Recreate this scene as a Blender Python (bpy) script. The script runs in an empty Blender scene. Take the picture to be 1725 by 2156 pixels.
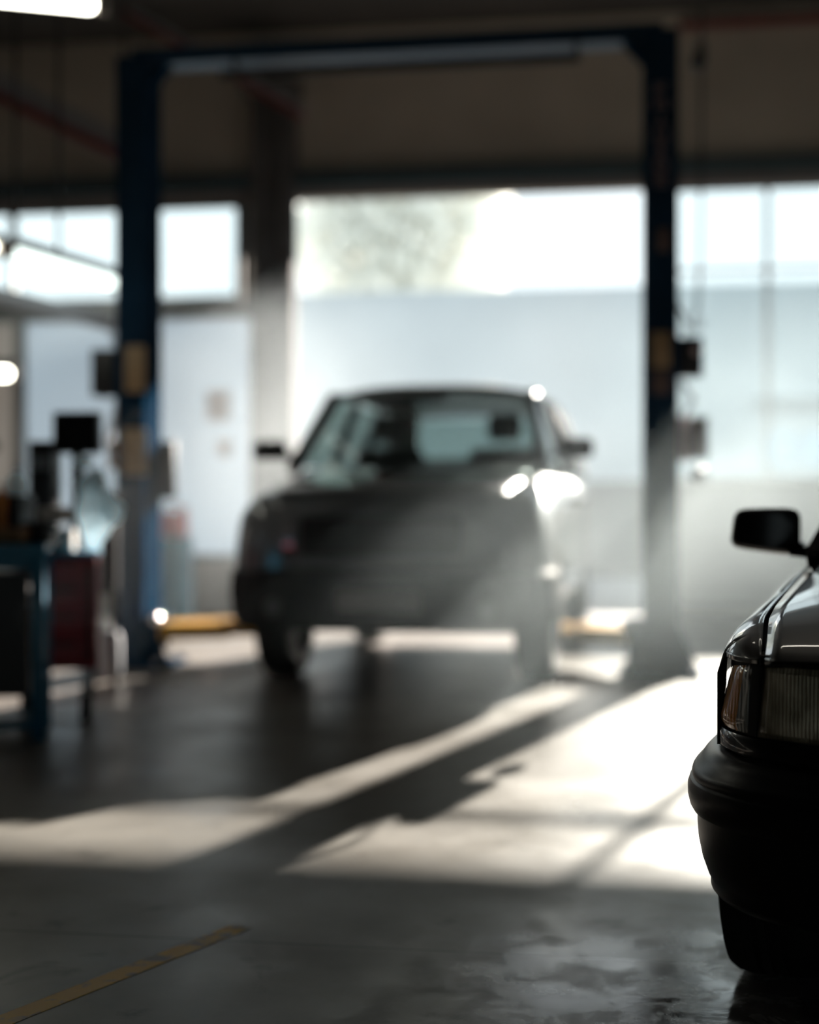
import bpy, bmesh, math, random
from mathutils import Vector, Matrix
random.seed(7)
C = bpy.context.scene.collection
PI = math.pi
# ------------------------------------------------------------------ camera frame
FPX, CX, CY, EYE = 3000.0, 862.5, 1078.0, 1.05
YAW = math.radians(8.8)
SY, CYW = math.sin(YAW), math.cos(YAW)

def at(px, py, y):
    """point on the plane world-y = y seen at this place of the photograph"""
    k = (px - CX) / FPX
    D = y / (SY * k + CYW)
    X = k * D
    return Vector((CYW * X - SY * D, y, EYE + (CY - py) / FPX * D))

def cd(X, D, z):
    """point from lateral offset X and depth D along the view"""
    return Vector((CYW * X - SY * D, SY * X + CYW * D, z))

# ------------------------------------------------------------------ materials
def new_mat(name):
    m = bpy.data.materials.new(name); m.use_nodes = True
    nt = m.node_tree
    return m, nt, nt.nodes['Principled BSDF']

def pmat(name, col, rough=.5, metal=0., spec=.5, coat=0., noise=0., nscale=8., bump=0., bscale=40., emis=None, estr=0., trans=0., ior=1.45, coat_rough=.03):
    m, nt, b = new_mat(name)
    b.inputs['Base Color'].default_value = (*col, 1)
    b.inputs['Roughness'].default_value = rough
    b.inputs['Metallic'].default_value = metal
    b.inputs['Specular IOR Level'].default_value = spec
    b.inputs['Coat Weight'].default_value = coat
    b.inputs['Coat Roughness'].default_value = coat_rough
    b.inputs['Transmission Weight'].default_value = trans
    b.inputs['IOR'].default_value = ior
    if emis:
        b.inputs['Emission Color'].default_value = (*emis, 1)
        b.inputs['Emission Strength'].default_value = estr
    if noise or bump:
        tc = nt.nodes.new('ShaderNodeTexCoord')
        n = nt.nodes.new('ShaderNodeTexNoise'); n.inputs['Scale'].default_value = nscale; n.inputs['Detail'].default_value = 5
        nt.links.new(tc.outputs['Object'], n.inputs['Vector'])
        if noise:
            r = nt.nodes.new('ShaderNodeMapRange')
            r.inputs['From Min'].default_value = .3; r.inputs['From Max'].default_value = .7
            nt.links.new(n.outputs['Fac'], r.inputs['Value'])
            mx = nt.nodes.new('ShaderNodeMix'); mx.data_type = 'RGBA'
            mx.inputs['A'].default_value = (*[c * (1 - noise) for c in col], 1)
            mx.inputs['B'].default_value = (*[min(1, c * (1 + noise)) for c in col], 1)
            nt.links.new(r.outputs['Result'], mx.inputs['Factor'])
            nt.links.new(mx.outputs['Result'], b.inputs['Base Color'])
        if bump:
            n2 = nt.nodes.new('ShaderNodeTexNoise'); n2.inputs['Scale'].default_value = bscale
            nt.links.new(tc.outputs['Object'], n2.inputs['Vector'])
            bp = nt.nodes.new('ShaderNodeBump'); bp.inputs['Strength'].default_value = bump; bp.inputs['Distance'].default_value = .01
            nt.links.new(n2.outputs['Fac'], bp.inputs['Height']); nt.links.new(bp.outputs['Normal'], b.inputs['Normal'])
    return m

def emat(name, col, s):
    m, nt, b = new_mat(name)
    b.inputs['Base Color'].default_value = (.8, .8, .8, 1)
    b.inputs['Emission Color'].default_value = (*col, 1); b.inputs['Emission Strength'].default_value = s
    return m

def thin_glass(name, tint=(.9, .95, .95), refl=.1):
    m = bpy.data.materials.new(name); m.use_nodes = True
    nt = m.node_tree; nt.nodes.clear()
    out = nt.nodes.new('ShaderNodeOutputMaterial')
    t = nt.nodes.new('ShaderNodeBsdfTransparent'); t.inputs['Color'].default_value = (*tint, 1)
    g = nt.nodes.new('ShaderNodeBsdfGlossy'); g.inputs['Roughness'].default_value = .03
    lw = nt.nodes.new('ShaderNodeLayerWeight'); lw.inputs['Blend'].default_value = .5
    pw = nt.nodes.new('ShaderNodeMath'); pw.operation = 'POWER'; pw.inputs[1].default_value = 4.
    nt.links.new(lw.outputs['Facing'], pw.inputs[0])
    fr = nt.nodes.new('ShaderNodeMath'); fr.operation = 'MULTIPLY_ADD'; fr.inputs[1].default_value = .9; fr.inputs[2].default_value = refl * .3
    nt.links.new(pw.outputs[0], fr.inputs[0])
    mx = nt.nodes.new('ShaderNodeMixShader')
    nt.links.new(fr.outputs[0], mx.inputs['Fac']); nt.links.new(t.outputs[0], mx.inputs[1]); nt.links.new(g.outputs[0], mx.inputs[2])
    nt.links.new(mx.outputs[0], out.inputs['Surface'])
    return m

def frosted(name, col, tr):
    m = bpy.data.materials.new(name); m.use_nodes = True
    nt = m.node_tree; nt.nodes.clear()
    out = nt.nodes.new('ShaderNodeOutputMaterial')
    d = nt.nodes.new('ShaderNodeBsdfDiffuse'); d.inputs['Color'].default_value = (*col, 1)
    t = nt.nodes.new('ShaderNodeBsdfTranslucent'); t.inputs['Color'].default_value = (*tr, 1)
    a = nt.nodes.new('ShaderNodeAddShader')
    nt.links.new(d.outputs[0], a.inputs[0]); nt.links.new(t.outputs[0], a.inputs[1]); nt.links.new(a.outputs[0], out.inputs['Surface'])
    return m

# ------------------------------------------------------------------ mesh helpers
class MB:
    def __init__(s): s.bm = bmesh.new()
    def box(s, lo, hi, bev=0., rot=None, seg=2):
        lo, hi = Vector(lo), Vector(hi)
        c, d = (lo + hi) / 2, hi - lo
        r = bmesh.ops.create_cube(s.bm, size=1)
        vs = r['verts']
        for v in vs: v.co = Vector((v.co.x * d.x, v.co.y * d.y, v.co.z * d.z))
        if bev:
            es = list({e for v in vs for e in v.link_edges})
            rb = bmesh.ops.bevel(s.bm, geom=es, offset=bev, segments=seg, profile=.5, affect='EDGES')
            vs = list({v for f in rb['faces'] for v in f.verts} | {v for v in vs if v.is_valid})
            allv = set(vs); stack = list(vs)
            while stack:
                v = stack.pop()
                for e in v.link_edges:
                    o = e.other_vert(v)
                    if o not in allv: allv.add(o); stack.append(o)
            vs = list(allv)
        for v in vs: v.co = (rot @ v.co if rot else v.co) + c
        return s
    def cyl(s, a, b, r, r2=None, n=24):
        a, b = Vector(a), Vector(b); d = b - a
        M = Matrix.Translation((a + b) / 2) @ d.to_track_quat('Z', 'Y').to_matrix().to_4x4()
        bmesh.ops.create_cone(s.bm, cap_ends=True, segments=n, radius1=r, radius2=r if r2 is None else r2, depth=d.length, matrix=M)
        return s
    def tube(s, pts, r, n=10, closed=False):
        pts = [Vector(p) for p in pts]; rings = []
        up = Vector((.13, .21, .97))
        for i, p in enumerate(pts):
            t = (pts[min(i + 1, len(pts) - 1)] - pts[max(i - 1, 0)]).normalized()
            u = t.cross(up).normalized(); w = u.cross(t)
            rr = r[i] if isinstance(r, (list, tuple)) else r
            rings.append([s.bm.verts.new(p + (u * math.cos(2 * PI * k / n) + w * math.sin(2 * PI * k / n)) * rr) for k in range(n)])
        for a, b in zip(rings, rings[1:]):
            for k in range(n): s.bm.faces.new((a[k], a[(k + 1) % n], b[(k + 1) % n], b[k]))
        s.bm.faces.new(rings[0][::-1]); s.bm.faces.new(rings[-1])
        return s
    def grid(s, rows, wrap=False, cap=False):
        vr = [[s.bm.verts.new(p) for p in row] for row in rows]
        n = len(vr[0])
        for a, b in zip(vr, vr[1:]):
            for k in range(n if wrap else n - 1):
                q = (a[k], a[(k + 1) % n], b[(k + 1) % n], b[k])
                try: s.bm.faces.new(q)
                except ValueError: pass
        if cap:
            s.bm.faces.new(vr[0][::-1]); s.bm.faces.new(vr[-1])
        return s
    def lathe(s, prof, M=None, n=40, closed=True):
        rows = []
        for k in range(n + 1):
            a = 2 * PI * k / n
            rows.append([(M @ Vector((math.cos(a) * r, math.sin(a) * r, h))) if M else Vector((math.cos(a) * r, math.sin(a) * r, h)) for r, h in prof])
        s.grid(rows[:-1] + [rows[0]], wrap=closed)
        bmesh.ops.remove_doubles(s.bm, verts=s.bm.verts, dist=1e-5)
        return s
    def prism(s, poly, vec):
        vec = Vector(vec)
        a = [s.bm.verts.new(p) for p in poly]; b = [s.bm.verts.new(Vector(p) + vec) for p in poly]
        n = len(a)
        s.bm.faces.new(a[::-1]); s.bm.faces.new(b)
        for k in range(n): s.bm.faces.new((a[k], a[(k + 1) % n], b[(k + 1) % n], b[k]))
        return s
    def pane(s, q, t=.006):
        q = [Vector(p) for p in q]
        nrm = (q[1] - q[0]).cross(q[2] - q[0]).normalized() * t
        return s.prism(q, nrm)
    def blob(s, c, r, sub=3, amp=.1, sc=3., squash=(1, 1, 1), seed=0):
        from mathutils import noise
        ret = bmesh.ops.create_icosphere(s.bm, subdivisions=sub, radius=1)
        for v in ret['verts']:
            k = 1 + amp * noise.noise(v.co * sc + Vector((seed * 3.1, seed, -seed)))+ amp * .5 * noise.noise(v.co * sc * 2.3 + Vector((seed, 5, 1)))
            v.co = Vector(c) + Vector((v.co.x * r * k * squash[0], v.co.y * r * k * squash[1], v.co.z * r * k * squash[2]))
        return s
    def build(s, name, m, parent=None, smooth=True, angle=35, loc=None, solid=0., **props):
        bm = s.bm
        bmesh.ops.recalc_face_normals(bm, faces=bm.faces)
        me = bpy.data.meshes.new(name); bm.to_mesh(me); bm.free()
        o = bpy.data.objects.new(name, me); C.objects.link(o)
        if m is not None: me.materials.append(m)
        if smooth:
            me.polygons.foreach_set('use_smooth', [True] * len(me.polygons))
            me.set_sharp_from_angle(angle=math.radians(angle))
        if solid:
            sm = o.modifiers.new('s', 'SOLIDIFY'); sm.thickness = solid; sm.offset = -1
        if parent is not None: o.parent = parent
        if loc is not None: o.location = loc
        for k, v in props.items(): o[k] = v
        return o

def tag(o, label, cat, group=None, kind=None):
    o['label'] = label; o['category'] = cat
    if group: o['group'] = group
    if kind: o['kind'] = kind
    return o
def thing(name, label, cat, loc=(0, 0, 0), rz=0., group=None):
    o = bpy.data.objects.new(name, None); C.objects.link(o); o.empty_display_size = .1
    o.location = loc; o.rotation_euler = (0, 0, rz)
    return tag(o, label, cat, group)
def struct(mb, name, m, **k):
    return mb.build(name, m, smooth=k.pop('smooth', False), kind='structure', **k)
def copy_tree(o, parent=None):
    c = o.copy(); C.objects.link(c)
    if parent is not None: c.parent = parent
    for ch in list(o.children): copy_tree(ch, c)
    return c
def interp(tab, x):
    if x <= tab[0][0]: return tab[0][1]
    for i in range(len(tab) - 1):
        (x0, y0), (x1, y1) = tab[i], tab[i + 1]
        if x <= x1:
            m0 = (y1 - (tab[i - 1][1] if i else y0)) / (x1 - (tab[i - 1][0] if i else x0 - (x1 - x0)))
            m1 = ((tab[i + 2][1] if i + 2 < len(tab) else y1) - y0) / ((tab[i + 2][0] if i + 2 < len(tab) else x1 + (x1 - x0)) - x0)
            h = x1 - x0; t = (x - x0) / h
            if i == 0: m0 = (y1 - y0) / h
            if i + 2 >= len(tab): m1 = (y1 - y0) / h
            sl = (y1 - y0) / h
            if sl == 0: m0 = m1 = 0
            else:
                if m0 / sl < 0: m0 = 0
                if m1 / sl < 0: m1 = 0
                m0 = math.copysign(min(abs(m0), 3 * abs(sl)), sl) if m0 else 0
                m1 = math.copysign(min(abs(m1), 3 * abs(sl)), sl) if m1 else 0
            return (2*t**3 - 3*t**2 + 1) * y0 + (t**3 - 2*t**2 + t) * h * m0 + (-2*t**3 + 3*t**2) * y1 + (t**3 - t**2) * h * m1
    return tab[-1][1]

# ------------------------------------------------------------------ material set
M = {}
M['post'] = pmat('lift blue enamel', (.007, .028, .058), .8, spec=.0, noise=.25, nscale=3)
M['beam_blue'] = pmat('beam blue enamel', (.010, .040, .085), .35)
M['yellow'] = pmat('yellow enamel', (.55, .30, .015), .4, noise=.15)
M['chrome'] = pmat('bright steel', (.75, .73, .72), .18, metal=1.)
M['steel'] = pmat('dull steel', (.35, .36, .38), .4, metal=.8, noise=.15)
M['black'] = pmat('black plastic', (.010, .010, .011), .45)
M['blacks'] = pmat('black rubber', (.012, .012, .012), .7, bump=.15, bscale=60)
M['beige'] = pmat('beige decal', (.34, .23, .12), .5, noise=.12)
M['orange'] = pmat('amber plastic', (.35, .16, .01), .4)
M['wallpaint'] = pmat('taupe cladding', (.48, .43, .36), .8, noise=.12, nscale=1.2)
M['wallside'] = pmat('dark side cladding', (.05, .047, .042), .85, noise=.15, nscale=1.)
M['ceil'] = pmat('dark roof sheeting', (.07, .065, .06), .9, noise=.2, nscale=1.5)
M['teal'] = pmat('dark teal steel', (.06, .10, .115), .5, noise=.15, nscale=2)
M['frame'] = pmat('grey window frame', (.16, .16, .15), .55)
M['redbeam'] = pmat('red oxide paint', (.20, .03, .028), .5, noise=.15)
M['greybeam'] = pmat('grey beam paint', (.30, .30, .32), .5)
M['alu'] = pmat('pale aluminium frame', (.55, .57, .58), .45)
M['glass'] = thin_glass('window glass', (.93, .96, .96))
M['frost'] = frosted('frosted pane', (.45, .50, .55), (.16, .185, .205))
M['opal'] = frosted('opal pane', (.2, .2, .2), (.42, .43, .42))
M['frost_warm'] = frosted('frosted warm pane', (.42, .42, .42), (.11, .108, .104))
M['column'] = pmat('column paint', (.12, .115, .115), .9, spec=.1, noise=.2, nscale=2)
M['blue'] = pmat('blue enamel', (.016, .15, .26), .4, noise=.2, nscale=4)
M['red'] = pmat('dark red enamel', (.36, .035, .04), .45, noise=.2, nscale=4)
M['white'] = pmat('pale card', (.62, .58, .54), .7)
M['cloth'] = frosted('pale blue cloth', (.60, .67, .70), (.45, .50, .52))
M['tube'] = emat('fluorescent tube', (1., .97, .82), 9.)
M['tube_dim'] = emat('ceiling tube', (1., .93, .8), 5.)
M['tube_cool'] = emat('cool fluorescent diffuser', (.86, 1., .95), 3.)
M['screen'] = pmat('dark screen glass', (.006, .006, .007), .2)
M['brown'] = pmat('brown panel', (.13, .085, .075), .6)
M['pink'] = pmat('pinkish plastic', (.55, .42, .42), .5)
M['drum'] = pmat('blue drum', (.02, .16, .26), .4, noise=.1)
M['redplastic'] = pmat('red plastic', (.55, .07, .08), .4)
M['tan'] = pmat('tan wood', (.28, .16, .08), .6, noise=.3, nscale=10)
M['paper'] = frosted('reddish poster paper', (.55, .38, .37), (.13, .10, .10))

# ------------------------------------------------------------------ floor
def floor_mat():
    m, nt, b = new_mat('stained concrete floor')
    N, L = nt.nodes, nt.links
    geo = N.new('ShaderNodeTexCoord')
    def noise(sc, det=6, rough=.6, dist=0.):
        n = N.new('ShaderNodeTexNoise'); n.inputs['Scale'].default_value = sc; n.inputs['Detail'].default_value = det
        n.inputs['Roughness'].default_value = rough; n.inputs['Distortion'].default_value = dist
        L.new(geo.outputs['Object'], n.inputs['Vector']); return n.outputs['Fac']
    def rng(v, a, b_, c, d):
        r = N.new('ShaderNodeMapRange'); r.inputs['From Min'].default_value = a; r.inputs['From Max'].default_value = b_
        r.inputs['To Min'].default_value = c; r.inputs['To Max'].default_value = d
        L.new(v, r.inputs['Value']); return r.outputs['Result']
    def math_(op, a, b_):
        n = N.new('ShaderNodeMath'); n.operation = op
        for i, v in enumerate((a, b_)):
            if isinstance(v, (int, float)): n.inputs[i].default_value = v
            else: L.new(v, n.inputs[i])
        return n.outputs[0]
    def mix(f, a, b_):
        n = N.new('ShaderNodeMix'); n.data_type = 'RGBA'
        L.new(f, n.inputs['Factor'])
        for k, v in (('A', a), ('B', b_)):
            if isinstance(v, tuple): n.inputs[k].default_value = (*v, 1)
            else: L.new(v, n.inputs[k])
        return n.outputs['Result']
    base = mix(rng(noise(.9, 8), .35, .65, 0, 1), (.128, .116, .103), (.195, .178, .160))
    base = mix(rng(noise(14, 4), .45, .75, 0, .35), base, (.13, .125, .12))
    # oil stains: scattered, more of them around the parked car
    sep = N.new('ShaderNodeSeparateXYZ'); L.new(geo.outputs['Object'], sep.inputs[0])
    near = math_('MULTIPLY', rng(sep.outputs['X'], -.75, .45, 0, 1), rng(sep.outputs['Y'], 3.1, 4.0, 1, 0))
    st = noise(4.2, 7, .64, .5)
    thr = math_('ADD', st, math_('MULTIPLY', near, .11))
    stain = rng(thr, .60, .70, 0, 1)
    base = mix(math_('MULTIPLY', stain, .75), base, (.05, .046, .042))
    # damp, smoother film around the car
    wet = math_('MULTIPLY', near, rng(noise(6., 7, .68, .5), .40, .54, 0, 1))
    base = mix(math_('MULTIPLY', wet, .5), base, (.065, .064, .062))
    # saw-cut joints
    def joint(axis, pos, w=.004):
        d = math_('ABSOLUTE', math_('SUBTRACT', sep.outputs[axis], pos), 0)
        return rng(d, w, w * 2, 1, 0)
    j = math_('MAXIMUM', joint('Y', 3.38), math_('MAXIMUM', joint('Y', 8.0), math_('MAXIMUM', joint('X', 2.6), joint('X', -3.9))))
    base = mix(math_('MULTIPLY', j, .6), base, (.03, .028, .026))
    L.new(base, b.inputs['Base Color'])
    r = rng(noise(1.7, 6), .3, .7, .27, .48)
    r = math_('MAXIMUM', math_('SUBTRACT', r, math_('MULTIPLY', wet, .34)), .07)
    L.new(r, b.inputs['Roughness'])
    L.new(math_('MULTIPLY_ADD', wet, .45) if False else math_('ADD', math_('MULTIPLY', wet, .75), .25), b.inputs['Specular IOR Level'])
    bp = N.new('ShaderNodeBump'); bp.inputs['Strength'].default_value = .12; bp.inputs['Distance'].default_value = .004
    L.new(noise(9, 5), bp.inputs['Height']); L.new(bp.outputs['Normal'], b.inputs['Normal'])
    return m
XL, XR, YF, YB, ZC = -8.6, 5.2, -4.5, 14.2, 5.95
WT = .25
struct(MB().box((XL - .3, YF - .3, -.2), (XR + .3, YB + .02, 0)), 'floor', floor_mat())
struct(MB().box((-60, YB + .02, -.25), (60, 90, -.03)), 'ground', pmat('yard paving', (.20, .21, .22), .9, noise=.15, nscale=.5))
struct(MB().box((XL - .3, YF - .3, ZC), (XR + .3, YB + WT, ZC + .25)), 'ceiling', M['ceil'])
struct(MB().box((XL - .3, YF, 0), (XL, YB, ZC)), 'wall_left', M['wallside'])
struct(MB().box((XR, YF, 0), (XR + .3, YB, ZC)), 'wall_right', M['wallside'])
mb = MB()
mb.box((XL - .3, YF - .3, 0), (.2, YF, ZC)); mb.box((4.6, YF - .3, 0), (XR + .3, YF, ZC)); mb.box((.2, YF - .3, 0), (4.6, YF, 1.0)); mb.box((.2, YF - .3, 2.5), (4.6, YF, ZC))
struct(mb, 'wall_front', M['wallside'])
mb = MB()
for x in (.2, 1.65, 3.1, 4.54): mb.box((x, YF - .18, 1.0), (x + .06, YF - .1, 2.5))
mb.box((.2, YF - .18, 1.0), (4.6, YF - .1, 1.06)); mb.box((.2, YF - .18, 2.44), (4.6, YF - .1, 2.5))
fill_win = struct(mb, 'window_8', M['frame'])  # added opening behind the camera, lets in fill light on the near car's front
MB().box((.22, YF - .145, 1.02), (4.58, YF - .137, 2.48)).build('pane', M['glass'], fill_win, smooth=False)
struct(MB().box((-60, -60, -.25), (60, YF - .3, -.03)), 'ground_front', pmat('front yard paving', (.20, .21, .22), .9))

# yellow floor line
def line_mat():
    m, nt, b = new_mat('worn yellow paint')
    tc = nt.nodes.new('ShaderNodeTexCoord'); n = nt.nodes.new('ShaderNodeTexNoise'); n.inputs['Scale'].default_value = 12; n.inputs['Detail'].default_value = 7
    nt.links.new(tc.outputs['Object'], n.inputs['Vector'])
    sp = nt.nodes.new('ShaderNodeSeparateXYZ'); nt.links.new(tc.outputs['Object'], sp.inputs[0])
    fade = nt.nodes.new('ShaderNodeMapRange'); fade.inputs['From Min'].default_value = 3.05; fade.inputs['From Max'].default_value = 3.75
    fade.inputs['To Min'].default_value = 0.; fade.inputs['To Max'].default_value = .24
    nt.links.new(sp.outputs['Y'], fade.inputs['Value'])
    ad = nt.nodes.new('ShaderNodeMath'); ad.operation = 'ADD'
    nt.links.new(n.outputs['Fac'], ad.inputs[0]); nt.links.new(fade.outputs['Result'], ad.inputs[1])
    r = nt.nodes.new('ShaderNodeMapRange'); r.inputs['From Min'].default_value = .56; r.inputs['From Max'].default_value = .68
    nt.links.new(ad.outputs[0], r.inputs['Value'])
    mx = nt.nodes.new('ShaderNodeMix'); mx.data_type = 'RGBA'; nt.links.new(r.outputs['Result'], mx.inputs['Factor'])
    mx.inputs['A'].default_value = (.74, .40, .008, 1); mx.inputs['B'].default_value = (.24, .20, .14, 1)
    nt.links.new(mx.outputs['Result'], b.inputs['Base Color']); b.inputs['Roughness'].default_value = .5
    return m
d = Vector((.295, .70, 0)).normalized(); nx = Vector((d.y, -d.x, 0)) * .03
p0 = Vector((-1.267, 2.80, 0)) - d * 2.4; p1 = Vector((-.972, 3.504, 0)) + d * .0
struct(MB().prism([p0 - nx, p0 + nx, p1 + nx, p1 - nx], (0, 0, .0012)), 'floor_marking', line_mat(), label='worn yellow painted line running across the concrete floor')

# ------------------------------------------------------------------ back wall
ZH = 4.26                                   # underside of the header over the openings
ZT = 3.42                                   # transom / clerestory sill
xcl = at(538, 1000, YB).x; xcr = at(632, 1000, YB).x      # steel column by the door
xj = at(1392, 1000, YB).x                   # jamb between door opening and glazed bay
struct(MB().box((XL, YB, ZH), (XR, YB + WT, ZC)), 'wall_back', M['wallpaint'])
struct(MB().box((XL, YB, 0), (xcl, YB + WT, .55)), 'wall_back_sill', M['wallpaint'])
struct(MB().box((xcl, YB, 0), (xcr - .10, YB + .1, ZH)), 'wall_back_pier', M['column'])
struct(MB().box((XR - .05, YB, 0), (XR, YB + WT, ZH)), 'wall_back_end', M['wallpaint'])
# steel header beam with its brown lip
mb = MB()
mb.box((XL, YB - .16, ZH + .08), (XR, YB - .001, ZH + .10)); mb.box((XL, YB - .16, ZH + .20), (XR, YB - .001, ZH + .22)); mb.box((XL, YB - .10, ZH + .10), (XR, YB - .085, ZH + .20))
struct(mb, 'trim_header', M['teal'])
struct(MB().box((XL, YB - .03, ZH - .015), (XR, YB - .002, ZH + .08)), 'trim_lintel', pmat('brown lintel', (.22, .18, .17), .7))
# corrugation ribs of the upper cladding
mb = MB()
for i in range(28):
    x = XL + .25 + i * .49
    mb.box((x - .02, YB - .012, ZH + .24), (x + .02, YB - .001, ZC))
struct(mb, 'trim_cladding', M['wallpaint'])
# red and dark pipes at the eaves
a, b_ = at(1432, 78, YB - .12), at(1760, 72, YB - .12)
tag(MB().cyl((a.x, YB - .055, 5.80), (XR, YB - .055, 5.80), .045).build('eaves_pipe', M['redbeam']), 'dark red pipe under the roof to the right of the lift', 'pipe')
# H-section steel column in front of the pier
xc = (xcl + xcr) / 2; hw = (xcr - xcl) / 2 - .02
mb = MB()
mb.box((xc - hw, 13.98, 0), (xc - hw + .10, 14.17, 5.3)); mb.box((xc + hw - .10, 13.98, 0), (xc + hw, 14.17, 5.3)); mb.box((xc - hw + .10, 14.0, 0), (xc + hw - .10, 14.06, 5.3))
mb.box((xc - hw - .08, 13.66, 0), (xc + hw + .08, 14.18, .04)); mb.box((xc - hw - .06, 13.68, 5.25), (xc + hw + .06, 14.18, 5.33))
struct(mb, 'column', M['column'])
# the openings: clerestory row and frosted panes left of the column, glazed screen right of the door
def window(idx, x0, x1, z0, z1, pane, mull=(), fw=.06, fd=.09, fm='frame', trans=(), mw=.028):
    mb = MB(); y0 = YB + .05
    mb.box((x0, y0, z0), (x0 + fw, y0 + fd, z1)); mb.box((x1 - fw, y0, z0), (x1, y0 + fd, z1))
    mb.box((x0 + fw, y0, z0), (x1 - fw, y0 + fd, z0 + fw)); mb.box((x0 + fw, y0, z1 - fw), (x1 - fw, y0 + fd, z1))
    for mx in mull: mb.box((mx - mw, y0, z0 + fw), (mx + mw, y0 + fd, z1 - fw))
    for tz in trans: mb.box((x0 + fw, y0 + .004, tz - .014), (x1 - fw, y0 + fd - .004, tz + .014))
    w = struct(mb, 'window_%d' % idx, M[fm])
    MB().box((x0 + fw * .5, y0 + fd * .45, z0 + fw * .5), (x1 - fw * .5, y0 + fd * .45 + .008, z1 - fw * .5)).build('pane', M[pane], w, smooth=False)
    return w
def wx(px): return at(px, 700, YB).x
zs = 3.22
window(1, wx(-400), wx(262), zs, ZH, 'glass', [wx(-220), wx(20)])
window(2, wx(275), wx(505), zs, ZH, 'glass')
window(3, wx(508), xcl - .01, zs, ZH, 'frost_warm', fw=.04)
window(4, wx(-400), wx(36), .55, zs - .1, 'frost_warm')
window(5, wx(36), wx(262), .55, zs - .1, 'frost')
window(6, wx(275), xcl - .01, .55, zs - .1, 'frost')
struct(MB().box((XL, YB + .01, zs - .1), (xcl, YB + .2, zs)), 'trim_clerestory', M['frame'])
struct(MB().box((XL, YB, .55), (wx(-400), YB + WT, ZH)), 'wall_back_corner', M['wallpaint'])
struct(MB().box((wx(262), YB + .02, .55), (wx(275), YB + .22, ZH)), 'trim_mullion', M['frame'])
struct(MB().box((wx(1382), YB + .0, 0), (wx(1396), YB + .07, ZH)), 'trim_jamb', M['teal'])
struct(MB().box((wx(1412), YB + .02, 0), (XR - .05, YB + .2, 1.34)), 'wall_back_low', pmat('grey low wall', (.30, .30, .29), .8, noise=.1, nscale=1.5))
struct(MB().box((wx(1412), YB + .0, 0), (XR - .05, YB + .021, .14)), 'baseboard_back', pmat('brown skirting', (.16, .12, .09), .7))
window(7, wx(1396), XR - .05, 1.34, ZH, 'glass', [wx(1618), wx(1880)], fw=.05, trans=[ZT], fm='alu', mw=.02)
# added slab hidden behind the header, cuts off the sun across the floor
struct(MB().box((XL, YB + WT, 5.25), (XR + 8, YB + 4.45, 5.43)), 'sun_blocker', M['frame'])
# diagonal roof braces, red below and grey above
def brace(p, q, h=.16):
    p, q = Vector(p), Vector(q); d = (q - p).normalized(); up = Vector((0, 1, 0)).cross(d).normalized()
    if up.z < 0: up = -up
    r = tag(MB().prism([p - up * h * .5, p + up * h * .5, p + up * h * .5 + Vector((0, .1, 0)), p - up * h * .5 + Vector((0, .1, 0))], q - p).build('roof_brace', M['greybeam'], smooth=False), '', 'beam')
    MB().prism([p - up * h * 1.05 + Vector((0, -.02, 0)), p - up * h * .5 + Vector((0, -.02, 0)), p - up * h * .5 + Vector((0, .12, 0)), p - up * h * 1.05 + Vector((0, .12, 0))], q - p).build('flange', M['redbeam'], r, smooth=False, label='red lower flange')
    return r
r = brace(at(-90, 130, 12.2), at(300, 318, 12.2)); r['label'] = 'red and grey sloping beam passing behind the left blue post'
r = brace(at(262, 12, 13.3), at(640, 232, 13.5), .07); r['label'] = 'dark red sloping brace meeting the top of the grey column'

# ------------------------------------------------------------------ yard outside
bm_white = pmat('pale render', (.47, .53, .56), .9, noise=.05, nscale=.4)
bld = tag(MB().box((-40, 32, -.05), (40, 42, at(1300, 601, 32).z)).build('yard_building', bm_white, smooth=False), 'long pale building across the yard behind the open door', 'building')
for px0, px1, py0, py1, nm in ((1608, 1672, 915, 975, 'blueish'), (1690, 1800, 915, 975, 'b')):
    p, q = at(px0, py1, 31.98), at(px1, py0, 31.98)
    MB().box((p.x, 31.93, p.z), (q.x, 31.99, q.z)).build('window', pmat('pane blue', (.45, .60, .72), .3), bld, smooth=False)
p, q = at(1590, 1005, 31.9), at(1800, 835, 31.9)
MB().box((p.x, 31.75, q.z - .12), (q.x + 3, 31.99, q.z)).build('ledge', pmat('grey ledge', (.31, .35, .38), .8), bld, smooth=False)
tag(MB().box((-30, 24, -.05), (30, 24.25, at(1600, 1012, 24).z)).build('yard_wall', pmat('grey block wall', (.17, .18, .18), .9, noise=.1, nscale=1), smooth=False), 'low grey block wall out in the yard, seen past the right side of the tall grey vehicle', 'wall')
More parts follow.
